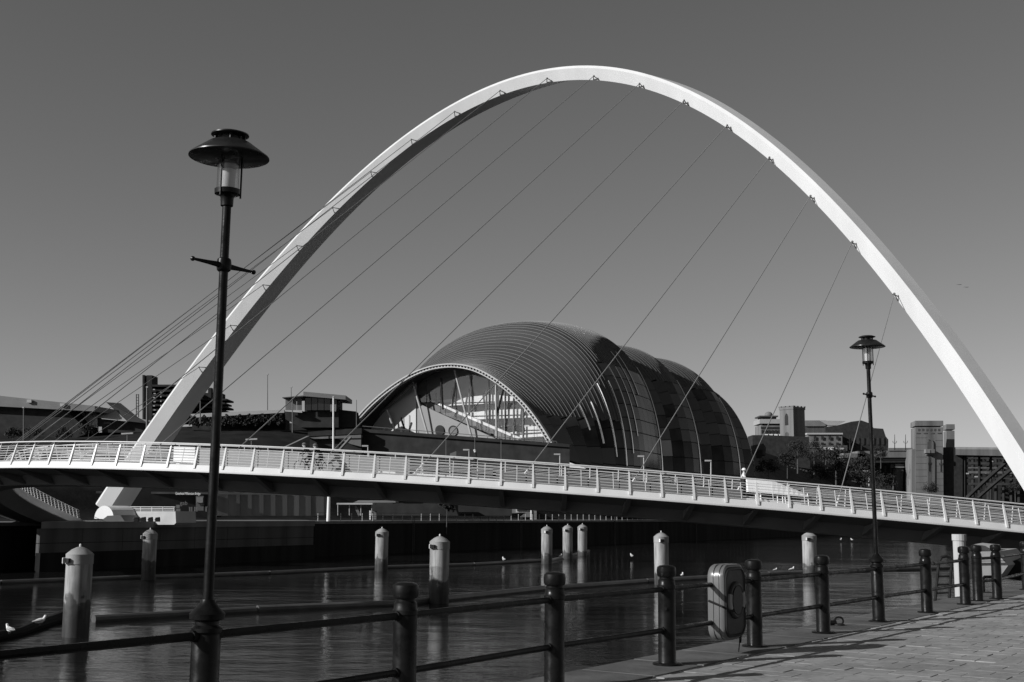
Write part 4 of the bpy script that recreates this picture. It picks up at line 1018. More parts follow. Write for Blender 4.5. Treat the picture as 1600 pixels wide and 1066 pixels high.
# standard lamps on the road bridge
for i, px in enumerate((1328, 1346, 1398, 1415)):
    t_ = thing('road_lamp', ['ornate twin-arm lamp on the road bridge, in front of the hotel, left', 'ornate twin-arm lamp on the road bridge, in front of the hotel, right', 'ornate twin-arm lamp on the road bridge against the sky, left one', 'ornate twin-arm lamp on the road bridge nearest the stone pylon'][i], 'lamp post', tuple(at(px, 702, 610)), 'ornate lamps on the road bridge')
    g = MB(); g.tube([at(px, 703, 610), at(px, 679, 610)], [.25, .12], 5); g.build('post', M_brut, t_)
    g = MB(); g.tube([at(px - 3, 689, 610), at(px - 2.5, 692, 610), at(px, 693, 610), at(px + 2.5, 692, 610), at(px + 3, 689, 610)], .12, 4); g.build('arms', M_brut, t_)
# piers of the approach, seen below
ap = thing('approach_pier', 'pale stone approach pier under the road bridge, left of the pylon', 'bridge pier', tuple(at(1405, 770, 612)))
quadbox('pier', [(1400, 765), (1410, 770), (1412, 727), (1401, 727)], 634, 6, M_stoned, ap); quadbox('pier_cap', rect(1399, 725, 1413, 731), 633, 8, M_stone, ap)
bw = thing('brick_warehouse', 'dark warehouse under the road bridge left of the stone pylon', 'building', tuple(at(1385, 760, 630)))
quadbox('wall', rect(1340, 718, 1424, 790), 646, 20, M_brick, bw)
for i in range(8): quadbox('window', rect(1346 + i * 9, 728, 1349 + i * 9, 738), 645.6, .3, M_concd, bw)
# bright dotted retaining wall on the hill
rw_ = thing('hillside_railing', 'row of small pale railing panels stepping down the dark hillside', 'railing', tuple(at(1255, 735, 480)))
for i in range(11):
    t = i / 10; x_ = 1236 + 46 * t; y_ = 730 + 9 * t; quadbox('railing_panel', rect(x_, y_, x_ + 2.6, y_ + 1.6 + (i % 3) * .4), 480, .3, M_stoned, rw_)
quadbox('low_wall', [(1234, 728), (1300, 738), (1300, 735), (1234, 726)], 482, .8, M_brut, rw_)
quadbox('low_wall', [(1330, 752), (1356, 758), (1356, 755), (1335, 750)], 470, .8, M_concd, rw_)
sbk = thing('pale_shed', 'small pale curved shed against the right end of the hall', 'building', tuple(at(1187, 705, 400)))
g = MB(); g.prism([at(1177, 708, 410), at(1196, 712, 410), at(1197, 700, 410), at(1193, 693, 410), at(1177, 696, 410)], (0, 4, 0)); g.build('wall', M_stoned, sbk)
g = MB(); g.prism([at(1183, 716, 409), at(1190, 716, 409), at(1192, 703, 409), at(1184, 703, 409)], (0, 2, 0)); g.build('dark_opening', M_brut, sbk)

# ---- trees
def tree(px, pb, h_px, w_px, Y, seed, label, nleaf=1500, tone=M_leaf):
    r_ = random.Random(seed); base = at(px, pb, Y); k_ = Y / FPX; H = h_px * k_; W = w_px * k_
    t = thing('broadleaf_tree', label, 'tree', tuple(base), 'trees on the far hillside')
    g = MB(); top = base + V((0, 0, H * .75)); g.tube([base - V((0, 0, 3)), base + V((.02 * H, 0, H * .4)), top], [H * .03, H * .022, H * .006], 7)
    clumps = []
    for i in range(26):
        a = r_.uniform(0, 2 * pi); e = r_.uniform(.15, 1); rad = W / 2 * sqrt(max(.05, 1 - (2 * e - 1.05) ** 2)) * r_.uniform(.35, 1)
        c = base + V((cos(a) * rad, sin(a) * rad * .8, H * (.22 + .72 * e))); clumps.append(c)
        if i % 3 == 0: g.tube([base + V((0, 0, H * r_.uniform(.25, .5))), c], [H * .012, H * .003], 5)
    g.build('trunk', M_bark, t)
    g = MB()
    for i in range(nleaf):
        c = r_.choice(clumps); d = V((r_.gauss(0, 1), r_.gauss(0, 1), r_.gauss(0, .8))) * (W * .085); p = c + d
        s_ = max(.25, W * .03) * r_.uniform(.5, 1.3); u = V((r_.gauss(0, 1), r_.gauss(0, 1), r_.gauss(0, 1))).normalized() * s_; v = u.cross(V((r_.gauss(0, 1), r_.gauss(0, 1), 1))).normalized() * s_ * .7
        b = len(g.v); g.v += [tuple(p - u), tuple(p + v), tuple(p + u), tuple(p - v)]; g.f.append((b, b + 1, b + 2, b + 3))
    g.build('crown', tone, t, fix=False)
TR = [(1246, 728, 40, 30, 470, 'small tree with a pale trunk just below the church nave'), (1272, 730, 42, 34, 480, 'dark rounded tree below the left end of the hotel wing'),
      (1290, 728, 30, 28, 520, 'dense tree in front of the lorry trailer'), (1306, 745, 46, 44, 440, 'broad pale-leaved tree in the middle of the hillside group'),
      (1322, 765, 48, 46, 400, 'large bushy tree nearest the bridge rail on the hillside'), (1345, 752, 40, 40, 450, 'dark tree directly left of the right lamp post'),
      (1376, 722, 24, 22, 560, 'round dark tree breaking the road bridge deck line'), (1352, 770, 36, 40, 395, 'dark bush low beside the right lamp post'),
      (1455, 775, 20, 26, 560, 'bush at the foot of the stone pylon'), (1230, 735, 26, 30, 440, 'low dark bush at the left of the hillside'),
      (1586, 775, 24, 22, 600, 'thin tree beneath the steel arch at far right'), (1282, 760, 34, 40, 410, 'dark tree directly above the slanted bench back on the bridge'),
      (1385, 770, 30, 36, 430, 'bush behind the bridge rail right of the right lamp post'), (1200, 745, 26, 34, 420, 'dark bush behind the person in a white hat')]
for i, (a_, b_, c_, d_, e_, l_) in enumerate(TR): tree(a_, b_, c_, d_, e_, 100 + i, l_)
tree(698, 806, 28, 22, 200, 300, 'small bushy tree beside the dark riverside pavilion', 500)
for i, (px, pb, lb) in enumerate(((20, 686, 'leftmost shrub below the long shed'), (52, 685, 'second shrub below the long shed'), (98, 686, 'shrub below the right half of the long shed'), (138, 680, 'shrub between the long shed and the tent-roofed house'))):
    tree(px, pb + 2, 18, 30, 300, 200 + i, lb, 500)

# ================================================================== RIVER OBJECTS
PR = .70
pil = thing('mooring_pile', 'x', 'mooring pile', (0, 0, 0), 'round white mooring piles in the river')
g = MB(); g.lathe((0, 0, 0), [(PR, -3.0), (PR, 3.95)], 36); body_o = g.build('pile_shaft', M_pile, pil, True)
g = MB(); g.lathe((0, 0, 0), [(PR + .03, 3.9), (PR + .03, 4.38), (PR + .04, 4.42), (PR * .90, 4.52), (PR * .62, 4.68), (PR * .3, 4.79), (.08, 4.83)], 36); g.build('pile_cap', mat('pile_cap_paint', .26, .6, var=.35, scale=1.6, streak=True), pil, True)
g = MB(); g.lathe((0, 0, 4.82), [(.06, 0), (.07, .1), (.04, .16), (.01, .17)], 8); g.build('cap_knob', M_rail, pil)
g = MB(); g.box((-.30, -PR - .08, 4.1), (.34, .22, .24)); g.build('marker_bracket', M_ironm, pil)
g = MB(); g.box((-.50, -PR - .02, 4.1), (.06, .26, .30)); g.build('marker_plate', M_white, pil)
piles = [(127, 64, 1.03, 'nearest and largest white pile at the left, with dark weed on its lower half'), (235, 115, 1, 'white pile with dark weed in front of the caisson, under the bright wall'),
         (597, 135, 1.0, 'white pile left of the larger mid-river pile, against the dark wall'), (687.5, 89, 1.0, 'large white pile in mid river between two railing posts'),
         (854.5, 158, 1.0, 'leftmost of three clustered far piles, dark stained cap'), (887, 174, 1.0, 'middle of the three clustered far piles'),
         (910, 186, 1.0, 'rightmost of the three clustered far piles, at the boom end'), (1033, 114, .95, 'white pile rising directly behind the fourth railing post'),
         (1264, 132, 1.06, 'white pile standing left of the right lamp post')]
for i, (px, Y, k_, lb) in enumerate(piles):
    p = at(px, 830, Y); o = pil if i == 0 else dup(pil, (0, 0, 0)); o['label'] = lb; o.location = (p.x, p.y, WZ); o.scale = (k_ * (.92 if px in (127, 235) else 1), k_ * (.92 if px in (127, 235) else 1), .94 if px == 127 else (.955 if px in (235, 597, 1264) else .98)); o.rotation_euler = (0, 0, random.uniform(-.3, .35) + atan2(-p.x, p.y) * -1)
for o_, h_ in zip([o for o in col.objects if o.name.startswith('mooring_pile')], (1.95, 1.8, 1.4, 1.65, 1.25, 1.0, .8, 1.0, 1.1)):
    for c_ in o_.children:
        if c_.name.startswith('pile_shaft'): v_ = (h_ - .59) / 1.8; c_.color = (v_, v_, v_, 1)
piles_xy = {px: at(px, 830, Y) for px, Y, _, _ in piles}
def boom(name, pts, label, r=.27):
    t = thing(name, label, 'floating boom', (pts[0].x, pts[0].y, WZ), 'floating pipe booms')
    for i in range(len(pts) - 1):
        a, b = pts[i], pts[i + 1]; a = V((a.x, a.y, WZ + .14)); b = V((b.x, b.y, WZ + .14)); d = (b - a).normalized()
        n = max(1, int((b - a).length / 12)); 
        for k_ in range(n):
            p0 = a + (b - a) * (k_ / n) + d * .08; p1 = a + (b - a) * ((k_ + 1) / n) - d * .08
            p0.z += random.uniform(-.05, .05); p1.z += random.uniform(-.05, .05)
            g = MB(); g.tube([p0, p1], r, 10); g.build('boom_pipe', M_boom, t, True)
boom('floating_boom', [gnd(144, 973, WZ), gnd(400, 957, WZ), gnd(640, 945, WZ), gnd(850, 923, WZ), gnd(1010, 911, WZ), gnd(1200, 899, WZ), gnd(1400, 892, WZ), gnd(1500, 889, WZ)], 'near floating pipe boom running from the nearest pile to the right')
boom('floating_boom', [gnd(-200, 922, WZ), gnd(0, 913, WZ), gnd(100, 909, WZ), gnd(235, 904, WZ), gnd(420, 898, WZ), gnd(597, 889, WZ), gnd(740, 884, WZ), gnd(860, 877, WZ), gnd(888, 871, WZ), gnd(920, 862, WZ)], 'far floating pipe boom past the caisson to the three clustered piles', .22)
t = thing('sagging_boom', 'black rubber boom section sloping away from the nearest pile to the left edge', 'boom', (0, 0, 0))
g = MB(); pts = [gnd(-60, 1012, WZ), gnd(0, 999, WZ), gnd(30, 992, WZ), gnd(62, 981, WZ), gnd(80, 974, WZ), gnd(96, 970, WZ)]; g.tube([p + V((0, 0, .12 + .06 * (i % 2))) for i, p in enumerate(pts)], [.22, .24, .26, .30, .34, .36], 10); g.build('boom_hose', M_black, t, True)
# gulls
def gull(p, rz, label, k_=1.0):
    t = thing('seagull', label, 'seagull', tuple(p), 'gulls on the river')
    g = MB()
    c = [(-.20, .12, .015), (-.14, .13, .05), (-.05, .14, .085), (.05, .16, .09), (.12, .20, .06), (.15, .27, .045), (.17, .31, .05), (.20, .32, .03)]
    def rp(x, z, y=0): return V((p.x + (x * cos(rz) - y * sin(rz)) * k_, p.y + (x * sin(rz) + y * cos(rz)) * k_, p.z + z * k_))
    g.tube([rp(x, z) for x, z, _ in c], [r_ * k_ for _, _, r_ in c], 8); g.build('body', M_white, t, True)
    for sgn in (-1, 1):
        g = MB(); g.tube([rp(.06, .18, sgn * .05), rp(-.08, .16, sgn * .075), rp(-.26, .13, sgn * .02)], [.05 * k_, .05 * k_, .008 * k_], 6); g.build('wing', M_wing, t, True)
        g = MB(); g.tube([rp(.0, .07, sgn * .03), rp(.01, 0, sgn * .03)], .008 * k_, 4); g.build('leg', M_bracket, t)
    g = MB(); g.tube([rp(.20, .315), rp(.26, .30)], [.014 * k_, .004 * k_], 5); g.build('beak', M_bracket, t)
def on_boom(px, py): p = gnd(px, py, WZ + .4); return p
for px, py, rz, lb, k_ in ((15, 990, 2.6, 'white gull perched low at the far left edge on the black boom', 1.7), (62, 977, .4, 'gull with lifted tail on the black boom beside the nearest pile', 1.9),
                     (1066, 902, 1.2, 'gull on the near boom right of the fourth railing post', 1.7), (1237, 893, .3, 'gull on the near boom left of the pile by the right lamp', 1.9), (1211, 893, .3, 'gull on the near boom halfway between two railing posts', 1.4),
                     (787, 877, 2, 'tiny gull on the far boom left of the clustered piles', 2.0), (876, 872, 1, 'tiny gull on the far boom between clustered piles', 2.0), (1314, 845, 1, 'distant gull afloat behind the right lamp post, left one', 2.4), (1331, 845, 2, 'distant gull afloat beside the right lamp post, right one', 2.2), (987, 871, 2, 'small gull afloat in mid river', 2.0)):
    gull(on_boom(px, py), rz, lb, k_ * .8)
for i, (px, py) in enumerate(((1499, 445), (1510, 449))):
    p = at(px, py, 160); t = thing('flying_bird', 'tiny bird flying in open sky right of the arch, ' + ('left' if i == 0 else 'right') + ' of two', 'bird', tuple(p), 'birds in the sky')
    g = MB(); g.tube([p + V((-.15, 0, 0)), p + V((.15, 0, .02))], [.03, .05], 6); g.build('body', M_bracket, t)
    for s_ in (-1, 1): g = MB(); g.v += [tuple(p + V((.05, 0, .03))), tuple(p + V((s_ * .22, .05, .07))), tuple(p + V((s_ * .42, .1, .02))), tuple(p + V((-.06, 0, .02)))]; g.f = [(0, 1, 2, 3)]; g.build('wing', M_bracket, t)

# ================================================================== PEOPLE on the deck
def person(label, base, rz, joints, edges, rad, split, mats, extra=None):
    """joints in local metres (x forward, y left, z up); one skinned body"""
    t = thing('person', label, 'person', tuple(base))
    me = bpy.data.meshes.new('body'); names = list(joints); me.from_pydata([joints[n] for n in names], [(names.index(a), names.index(b)) for a, b in edges], [])
    o = bpy.data.objects.new('body_src', me); col.objects.link(o)
    sk = o.modifiers.new('skin', 'SKIN'); sk.use_smooth_shade = True; ss_ = o.modifiers.new('sub', 'SUBSURF'); ss_.levels = 1; ss_.render_levels = 1
    for i, n in enumerate(names):
        r_ = rad.get(n, .05); r_ = r_ if isinstance(r_, tuple) else (r_, r_); me.skin_vertices[0].data[i].radius = r_
        me.skin_vertices[0].data[i].use_root = (n == 'pelvis')
    dg = bpy.context.evaluated_depsgraph_get(); dg.update(); m2 = bpy.data.meshes.new_from_object(o.evaluated_get(dg)); bpy.data.objects.remove(o)
    m2.materials.clear()
    for m_ in mats: m2.materials.append(m_)
    for f in m2.polygons: f.material_index = split(f.center); f.use_smooth = True
    b = bpy.data.objects.new('body', m2); col.objects.link(b); b.parent = t; t.rotation_euler = (0, 0, rz)
    return t
BE = [('pelvis', 'waist'), ('waist', 'chest'), ('chest', 'neck'), ('neck', 'head'), ('head', 'crown'), ('head', 'nose'), ('chest', 'shL'), ('shL', 'elL'), ('elL', 'haL'), ('haL', 'fiL'), ('chest', 'shR'), ('shR', 'elR'), ('elR', 'haR'), ('haR', 'fiR'),
      ('pelvis', 'hiL'), ('hiL', 'knL'), ('knL', 'anL'), ('anL', 'toL'), ('pelvis', 'hiR'), ('hiR', 'knR'), ('knR', 'anR'), ('anR', 'toR')]
RAD = dict(pelvis=(.15, .12), waist=(.14, .11), chest=(.17, .12), neck=.055, head=.095, crown=.075, nose=.02, shL=.07, shR=.07, elL=.045, elR=.045, haL=.035, haR=.035, fiL=.02, fiR=.02, hiL=.09, hiR=.09, knL=.06, knR=.06, anL=.042, anR=.042, toL=.035, toR=.035)
walk = dict(pelvis=(0, 0, .95), waist=(.01, 0, 1.12), chest=(.02, 0, 1.36), neck=(.03, 0, 1.52), head=(.05, 0, 1.64), crown=(.04, 0, 1.74), nose=(.155, 0, 1.64), shL=(.02, .19, 1.42), elL=(-.10, .24, 1.15), haL=(-.06, .23, .90), fiL=(-.03, .22, .80),
            shR=(.02, -.19, 1.42), elR=(.08, -.24, 1.16), haR=(.24, -.20, .96), fiR=(.31, -.19, .89), hiL=(.02, .10, .90), knL=(.18, .10, .50), anL=(.20, .10, .08), toL=(.38, .11, .04), hiR=(-.02, -.10, .90), knR=(.02, -.10, .50), anR=(-.22, -.10, .12), toR=(-.10, -.11, .03))
ride = dict(pelvis=(-.18, 0, .98), waist=(-.08, 0, 1.12), chest=(.12, 0, 1.33), neck=(.24, 0, 1.46), head=(.31, 0, 1.57), crown=(.30, 0, 1.67), nose=(.42, 0, 1.55), shL=(.14, .18, 1.38), elL=(.30, .24, 1.16), haL=(.50, .22, 1.03), fiL=(.55, .20, 1.0),
            shR=(.14, -.18, 1.38), elR=(.30, -.24, 1.16), haR=(.50, -.22, 1.03), fiR=(.55, -.20, 1.0), hiL=(-.14, .10, .94), knL=(.20, .11, .78), anL=(.05, .12, .42), toL=(.20, .12, .38), hiR=(-.14, -.10, .94), knR=(.12, -.11, .55), anR=(-.04, -.12, .16), toR=(.12, -.12, .13))
def heading(s): t = deckp(s - .003) - deckp(s + .003); return atan2(t.y, t.x)
sp_ = lambda c: 1 if c.z > 1.545 else 0
def deck_at(px, off): s = s_px(px, off); return s, deckp(s, off, .42 if off > 2.5 else .10)
s, b = deck_at(743, 3.6); person('person in dark coat walking on the bridge, mid photo, head above the rail', b, heading(s), walk, BE, RAD, sp_, [M_cloth, M_skin])
s, b = deck_at(1162, 3.4); t = person('person in a white hat and pale scarf walking beside the bright bench back', b, heading(s) + pi, walk, BE, RAD, lambda c: 1 if c.z > 1.53 else (2 if c.z > 1.25 else 0), [M_cloth, M_skin, M_clothl])
g = MB(); g.lathe((.045, 0, 1.66), [(.12, 0), (.145, .02), (.135, .07), (.09, .13), (.02, .155)], 16); o = g.build('hat', M_white, None, True); o.parent = t
def bicycle(label, base, rz):
    t = thing('bicycle', label, 'bicycle', tuple(base))
    def tor(cx): g = MB(); g.tube([(cx + .34 * cos(2 * pi * k / 24), 0, .35 + .34 * sin(2 * pi * k / 24)) for k in range(25)], .022, 6, False); return g
    for cx in (-.52, .54):
        o = None; g = tor(cx); o = g.build('wheel', M_black, None, True); o.parent = t
        g = MB(); [g.tube([(cx, 0, .35), (cx + .33 * cos(pi * k / 6), 0, .35 + .33 * sin(pi * k / 6))], .004, 3) for k in range(12)]; o2 = g.build('spokes', M_rail, None); o2.parent = o
    g = MB()
    for a, b in (((-.52, .35), (-.05, .32)), ((-.05, .32), (-.2, .85)), ((-.2, .8), (.35, .85)), ((.35, .85), (-.05, .32)), ((-.2, .8), (-.52, .35)), ((.34, .92), (.54, .35))): g.tube([(a[0], 0, a[1]), (b[0], 0, b[1])], .02, 6)
    o = g.build('bicycle_frame', M_concd, None); o.parent = t
    g = MB(); g.tube([(.34, 0, .92), (.40, 0, 1.0)], .016, 6); g.tube([(.50, .24, 1.01), (.40, .2, 1.01), (.40, -.2, 1.01), (.50, -.24, 1.01)], .014, 6); o = g.build('handlebar', M_ironm, None); o.parent = t
    g = MB(); g.box((-.22, 0, .89), (.26, .14, .05)); o = g.build('saddle', M_black, None); o.parent = t
    t.rotation_euler = (0, 0, rz); return t
for px, off, lb, pr in ((482, 1.1, 'front cyclist', 'leading'), (499, 1.7, 'rear cyclist', 'following')):
    s, b = deck_at(px, off); rz = heading(s)
    bicycle('bicycle of the %s rider behind the bridge railing' % pr, b, rz)
    t = person('%s in dark clothes and helmet riding left over the bridge' % lb, b, rz, ride, BE, RAD, lambda c: 1 if c.z > 1.50 and c.x > .2 else 0, [M_cloth, M_skin])
    g = MB(); g.sphere((.29, 0, 1.66), .13, 10, (1.15, .9, .75)); o = g.build('helmet', M_clothm, None, True); o.parent = t

# ================================================================== NEAR RAILING, LAMPS, LIFEBUOY
def iron_post(parent, p, h=1.10, name='railing_post'):
    k_ = h / 1.10
    g = MB(); g.lathe(tuple(p), [(.165, .0), (.165, .015), (.155, .022), (.102, .025), (.100, .03), (.098, .74 * k_), (.098, .83 * k_), (.106, .84 * k_), (.106, .87 * k_), (.098, .88 * k_), (.094, .93 * k_), (.080, .945 * k_), (.080, .965 * k_), (.098, .97 * k_), (.108, .99 * k_), (.110, 1.04 * k_), (.104, 1.075 * k_), (.075, 1.093 * k_), (.02, 1.10 * k_)], 28)
    o = g.build(name, M_iron, parent, True)
    return o
rl = thing('quay_railing', 'black iron railing of round posts and two rails along the near quay edge', 'railing', tuple(q(0, 0)))
def at_r(px, py): return gnd(px, py, 0)
LAMP1 = V((-2.075, 8.53, 0)); LAMP2 = V((5.88, 19.85, 0))
posts = [V((-3.55, 6.45, 0)), V((-.86, 10.27, 0)), V((.44, 12.25, 0)), V((1.77, 14.05, 0)), V((3.14, 16.0, 0)), V((4.50, 17.9, 0)), V((7.29, 21.75, 0)), V((8.70, 23.75, 0))]
chain = [posts[0], LAMP1, posts[1], posts[2], posts[3], posts[4], posts[5], LAMP2, posts[6], posts[7]]
for p in posts: iron_post(rl, p)
for i in range(len(chain) - 1):
    for z in (.38, .83):
        g = MB(); g.tube([chain[i] + V((0, 0, z)), chain[i + 1] + V((0, 0, z))], .030, 10); g.build('railing_bar', M_iron, rl, True)
        for e_, o_ in ((chain[i], chain[i + 1]), (chain[i + 1], chain[i])):
            d = (o_ - e_).normalized(); g = MB(); g.tube([e_ + d * .09 + V((0, 0, z)), e_ + d * .125 + V((0, 0, z))], .040, 10); g.build('bar_collar', M_iron, rl, True)
p = posts[3]; g = MB(); g.tube([p + V((-.03, -.10, .62)), p + V((-.03, -.112, .62))], .02, 8); g.build('bolt', M_ironm, rl)
rl2 = thing('quay_railing', 'second stretch of black railing beyond the ladder gap at the right edge', 'railing', (9.6, 25, 0))
ch2 = [V((9.32, 24.75, 0)), V((9.98, 25.45, 0)), V((11.9, 28.6, 0)), V((13.4, 31.2, 0))]
for p in ch2: iron_post(rl2, p)
for i in range(3):
    for z in (.38, .83): g = MB(); g.tube([ch2[i] + V((0, 0, z)), ch2[i + 1] + V((0, 0, z))], .030, 10); g.build('railing_bar', M_iron, rl2, True)
g = MB(); pl = q(13.9, -.62, 0); pm = q(13.3, -.62, 0)
ld = thing('quay_ladder', 'dark arched steel ladder top hooked over the quay edge before the gap', 'ladder', tuple(pm))
pa, pb_ = at(1463, 938, 25.6), at(1481, 936, 26.0)
for b0, b1_ in (((1461, 940), (1467, 878)), ((1483, 938), (1487, 876))):
    g = MB(); a_, c_ = at(*b0, 25.6), at(*b1_, 25.6); g.tube([a_, c_], .032, 8); g.build('stile', M_ironm, ld)
g = MB(); g.tube([at(1467, 878, 25.6), at(1471, 871, 25.6), at(1478, 869, 25.6), at(1484, 871, 25.6), at(1487, 876, 25.6)], .032, 8); g.build('hoop', M_ironm, ld)
for k_ in range(4): g = MB(); g.tube([at(1466.3 - k_ * 1.3, 888 + k_ * 13, 25.6), at(1486.5 - k_ * .9, 887 + k_ * 13, 25.6)], .022, 6); g.build('rung', M_ironm, ld)
# mooring rings on the coping
def ring(p, rz, lb, k_=1.0):
    t = thing('mooring_ring', lb, 'mooring ring', tuple(p)); g = MB()
    g.tube([p + V((cos(rz) * .11 * cos(a) * k_, sin(rz) * .11 * cos(a) * k_, .10 * k_ + .10 * k_ * sin(a))) for a in [2 * pi * i / 20 for i in range(21)]], .022 * k_, 8, False); g.build('ring', M_iron, t, True)
    g = MB(); g.tube([p + V((-.35 * k_, -.03, .03)), p + V((-.05, 0, .06 * k_))], [.03, .045], 8); g.build('shackle', M_iron, t); g = MB(); g.lathe(tuple(p), [(.14 * k_, 0), (.14 * k_, .02), (.05, .03)], 12); g.build('base_plate', M_ironm, t)
ring(gnd(1311, 977, 0), .1, 'iron mooring ring lying on the coping between post and right lamp', .62)
t = thing('mooring_hoop', 'square iron mooring hoop standing by the railing beyond the ladder', 'mooring hoop', tuple(gnd(1543, 926, 0)))
p = gnd(1537, 926, 0); g = MB(); g.tube([p, p + V((0, 0, .30)), p + V((.04, .02, .34)), p + V((.22, .08, .34)), p + V((.26, .1, .30)), p + V((.26, .1, 0))], .035, 8); g.build('hoop', M_iron, t, True)
g = MB(); g.box(tuple(p + V((.13, .05, .01))), (.42, .2, .02)); g.build('base_plate', M_ironm, t)

# lamps
def lamp(label, base, top_z, extras=True):
    t = thing('street_lamp', label, 'street lamp', tuple(base), 'black quayside lamps'); x, y, z = base; H = top_z
    g = MB(); g.lathe((x, y, 0), [(.165, 0), (.165, .015), (.104, .03), (.098, .06), (.098, .80), (.090, .82), (.090, .84), (.104, .855), (.104, .88), (.082, .90), (.080, .925), (.118, .94), (.120, .975), (.085, 1.01), (.052, 1.05), (.045, 1.07)], 28); g.build('base_column', M_iron, t, True)
    g = MB(); g.lathe((x, y, 1.05), [(.036, 0), (.034, .5), (.031, H - .54 - 1.05)], 20); g.build('pole', M_iron, t, True)
    g = MB(); g.lathe((x, y, H - 1.03), [(.036, 0), (.048, .01), (.052, .03), (.052, .065), (.048, .09), (.034, .10)], 20); g.build('bracket_collar', M_iron, t, True)
    d = V((eq.x, eq.y, 0)); c = V((x, y, H - .985))
    for s_ in (-1, 1):
        g = MB(); g.tube([c + d * .04 * s_, c + d * .15 * s_, c + d * .27 * s_], [.022, .015, .010], 8); g.sphere(tuple(c + d * .285 * s_), .018, 8); g.build('ladder_bar', M_iron, t, True)
    g = MB(); g.lathe((x, y, H - .555), [(.036, 0), (.044, .005), (.046, .06), (.052, .075), (.060, .085), (.090, .09), (.092, .125), (.075, .13)], 24); g.build('lamp_socket', M_iron, t, True)
    g = MB(); g.lathe((x, y, H - .43), [(.078, 0), (.078, .29)], 24); g.build('glass_cylinder', M_lampglass, t, True)
    g = MB()
    for k_ in range(7): g.lathe((x, y, H - .27 + k_ * .017), [(.056, 0), (.068, .006), (.056, .008)], 20)
    g.build('reflector_rings', M_concd, t)['kind'] = 'stuff'
    g = MB(); g.lathe((x, y, H - .43), [(.048, 0), (.052, .01), (.052, .145), (.045, .15)], 20); g.build('inner_reflector', M_white, t, True)
    for a in (.2, 2.3, 4.4):
        g = MB(); g.tube([(x + .092 * cos(a), y + .092 * sin(a), H - .49), (x + .092 * cos(a), y + .092 * sin(a), H - .13)], .007, 6); g.build('stay_rod', M_iron, t)
    g = MB(); g.lathe((x, y, H - .165), [(.282, -.03), (.286, -.028), (.285, -.02), (.150, .080), (.115, .088), (.110, .082), (.145, .072), (.278, -.022)], 40); g.build('lamp_shade', M_ironm, t, True)
    g = MB(); g.grid([[(x + r_ * cos(2 * pi * k / 32), y + r_ * sin(2 * pi * k / 32), H - .165 + z_) for k in range(32)] for r_, z_ in ((.272, -.024), (.145, .066), (.10, .070))], closed=True); g.build('shade_bounce_lining', M_buoy, t, True)  # paler underside added to suggest light bounced up into the lampshade
    for a in (.3, 1.87, 3.44, 5.0): g = MB(); g.tube([(x + .10 * cos(a), y + .10 * sin(a), H - .09), (x + .10 * cos(a), y + .10 * sin(a), H - .03)], .012, 6); g.build('vent_stud', M_iron, t)
    g = MB(); g.lathe((x, y, H - .035), [(.120, 0), (.135, .006), (.135, .014), (.09, .03), (.02, .035)], 32); g.build('vent_cap', M_ironm, t, True)
    g = MB(); g.lathe((x, y, H - .10), [(.07, 0), (.07, .07)], 16); g.build('vent_core', M_ironm, t)
    return t
lamp('tall black quayside lamp in the left foreground with wide conical shade', LAMP1, 4.385).rotation_euler = (0, .006, 0)
lamp('smaller looking black quayside lamp at right, standing before the river and bridge deck', LAMP2, 4.60).rotation_euler = (0, -.010, 0)

# lifebuoy housing between two posts
lb = thing('lifebuoy_housing', 'rounded grey lifebuoy case strapped on the railing beside a black post', 'lifebuoy case', (2.75, 15.4, 0))
cen = V((2.87, 15.55, .62)) + nq * .02 - eq * .42
Wd, Ht, Dp = .62, .90, .22
def rr(w_, h_, r_, n=6):
    out = []
    for cx_, cz_, a0_ in ((w_ / 2 - r_, h_ / 2 - r_, 0), (-w_ / 2 + r_, h_ / 2 - r_, pi / 2), (-w_ / 2 + r_, -h_ / 2 + r_, pi), (w_ / 2 - r_, -h_ / 2 + r_, 1.5 * pi)):
        for k_ in range(n + 1): a = a0_ + pi / 2 * k_ / n; out.append((cx_ + r_ * cos(a), cz_ + r_ * sin(a)))
    return out
ncase = nq
def cp(x, z, d): return cen + eq * x + V((0, 0, z)) + ncase * d
g = MB(); secs = [(-.11, .96), (-.08, 1.0), (-.035, 1.0), (-.03, .975), (-.015, .975), (-.01, 1.0), (.04, 1.0), (.045, .975), (.055, .975), (.06, 1.0), (.09, .99), (.105, .95)]
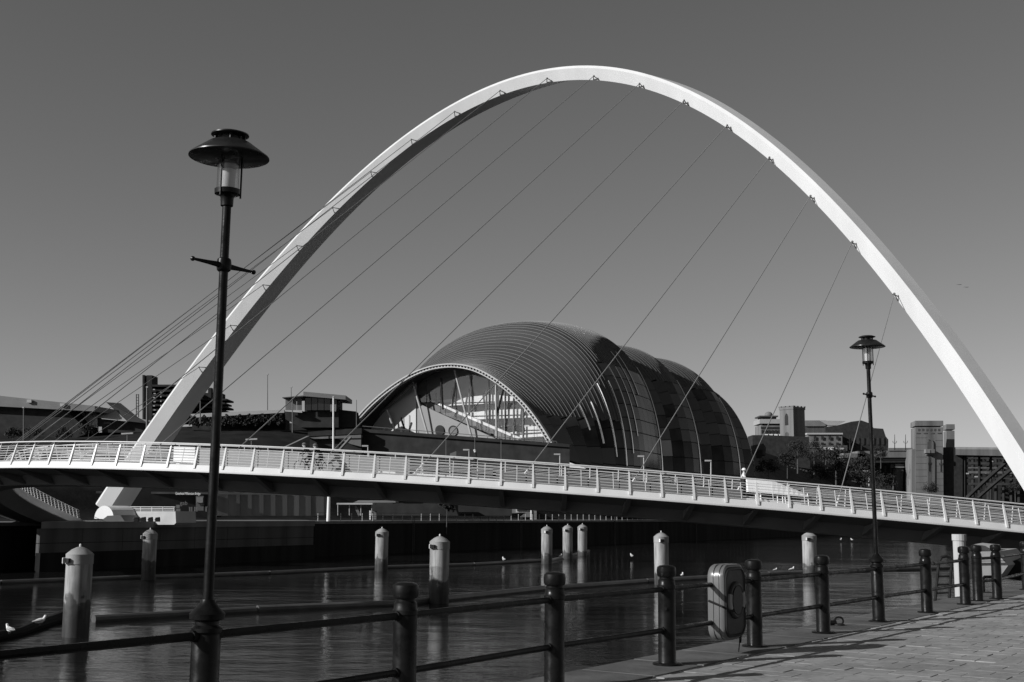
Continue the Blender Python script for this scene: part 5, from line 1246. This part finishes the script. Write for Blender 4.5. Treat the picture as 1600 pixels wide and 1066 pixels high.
g.grid([[cp(x * k_, z * k_, d) for x, z in rr(Wd, Ht, .15)] for d, k_ in secs], closed=True); n_ = len(rr(Wd, Ht, .15)); g.f += [tuple(range(n_)), tuple(len(g.v) - n_ + k_ for k_ in range(n_))]; g.build('case_shell', M_buoy, lb, True)
g = MB(); g.grid([[cp(x * k_, z * k_, d) for x, z in rr(Wd, Ht, .15)] for d, k_ in ((.10, .94), (.125, .90), (.130, .86), (.115, .84))], closed=True); g.f += [tuple(len(g.v) - n_ + k_ for k_ in range(n_))]; g.build('case_front', M_buoyd, lb, True)
g = MB(); g.tube([cp(.19 * cos(a), .19 * sin(a) + .02, .115) for a in [2 * pi * i / 36 for i in range(37)]], .035, 10, False); g.build('life_ring', M_buoyd, lb, True)
for a0_, a1_ in ((-.5, .5), (2.75, 3.65)):
    g = MB(); g.tube([cp(.192 * cos(a), .192 * sin(a) + .02, .125) for a in [a0_ + (a1_ - a0_) * i / 8 for i in range(9)]], .034, 8); g.build('ring_band', M_ring, lb, True)
g = MB(); g.lathe((0, 0, 0), [(.14, 0), (.14, .02), (.02, .03)], 24); g = MB()
g.prism([cp(.14 * cos(2 * pi * k_ / 24), .17 * sin(2 * pi * k_ / 24) + .02, .12) for k_ in range(24)], ncase * .03); g.build('centre_boss', M_buoyd, lb)
g = MB(); pts = [cp(-Wd / 2 - .01, .02, -.09), cp(-Wd / 2 - .012, -.04, .09), cp(-.24, -.09, .135), cp(-.15, -.10, .16)]; g.tube(pts, .014, 6); g.build('strap', M_black, lb)
g = MB(); g.tube([cp(.05, -.42, .14), cp(.06, -.50, .13), cp(.055, -.60, .12)], .007, 5); g.tube([cp(.09, -.41, .14), cp(.08, -.47, .14), cp(.07, -.49, .14)], .009, 5); g.build('loose_rope', M_black, lb)
for x_ in (-.2, .2): g = MB(); g.tube([cp(x_, .21, -.12), cp(x_, .21, -.04)], .03, 6); g.build('rail_clamp', M_ironm, lb)

# haze-free clear day; final settings
sc.cycles.max_bounces = 8; sc.cycles.transparent_max_bounces = 16
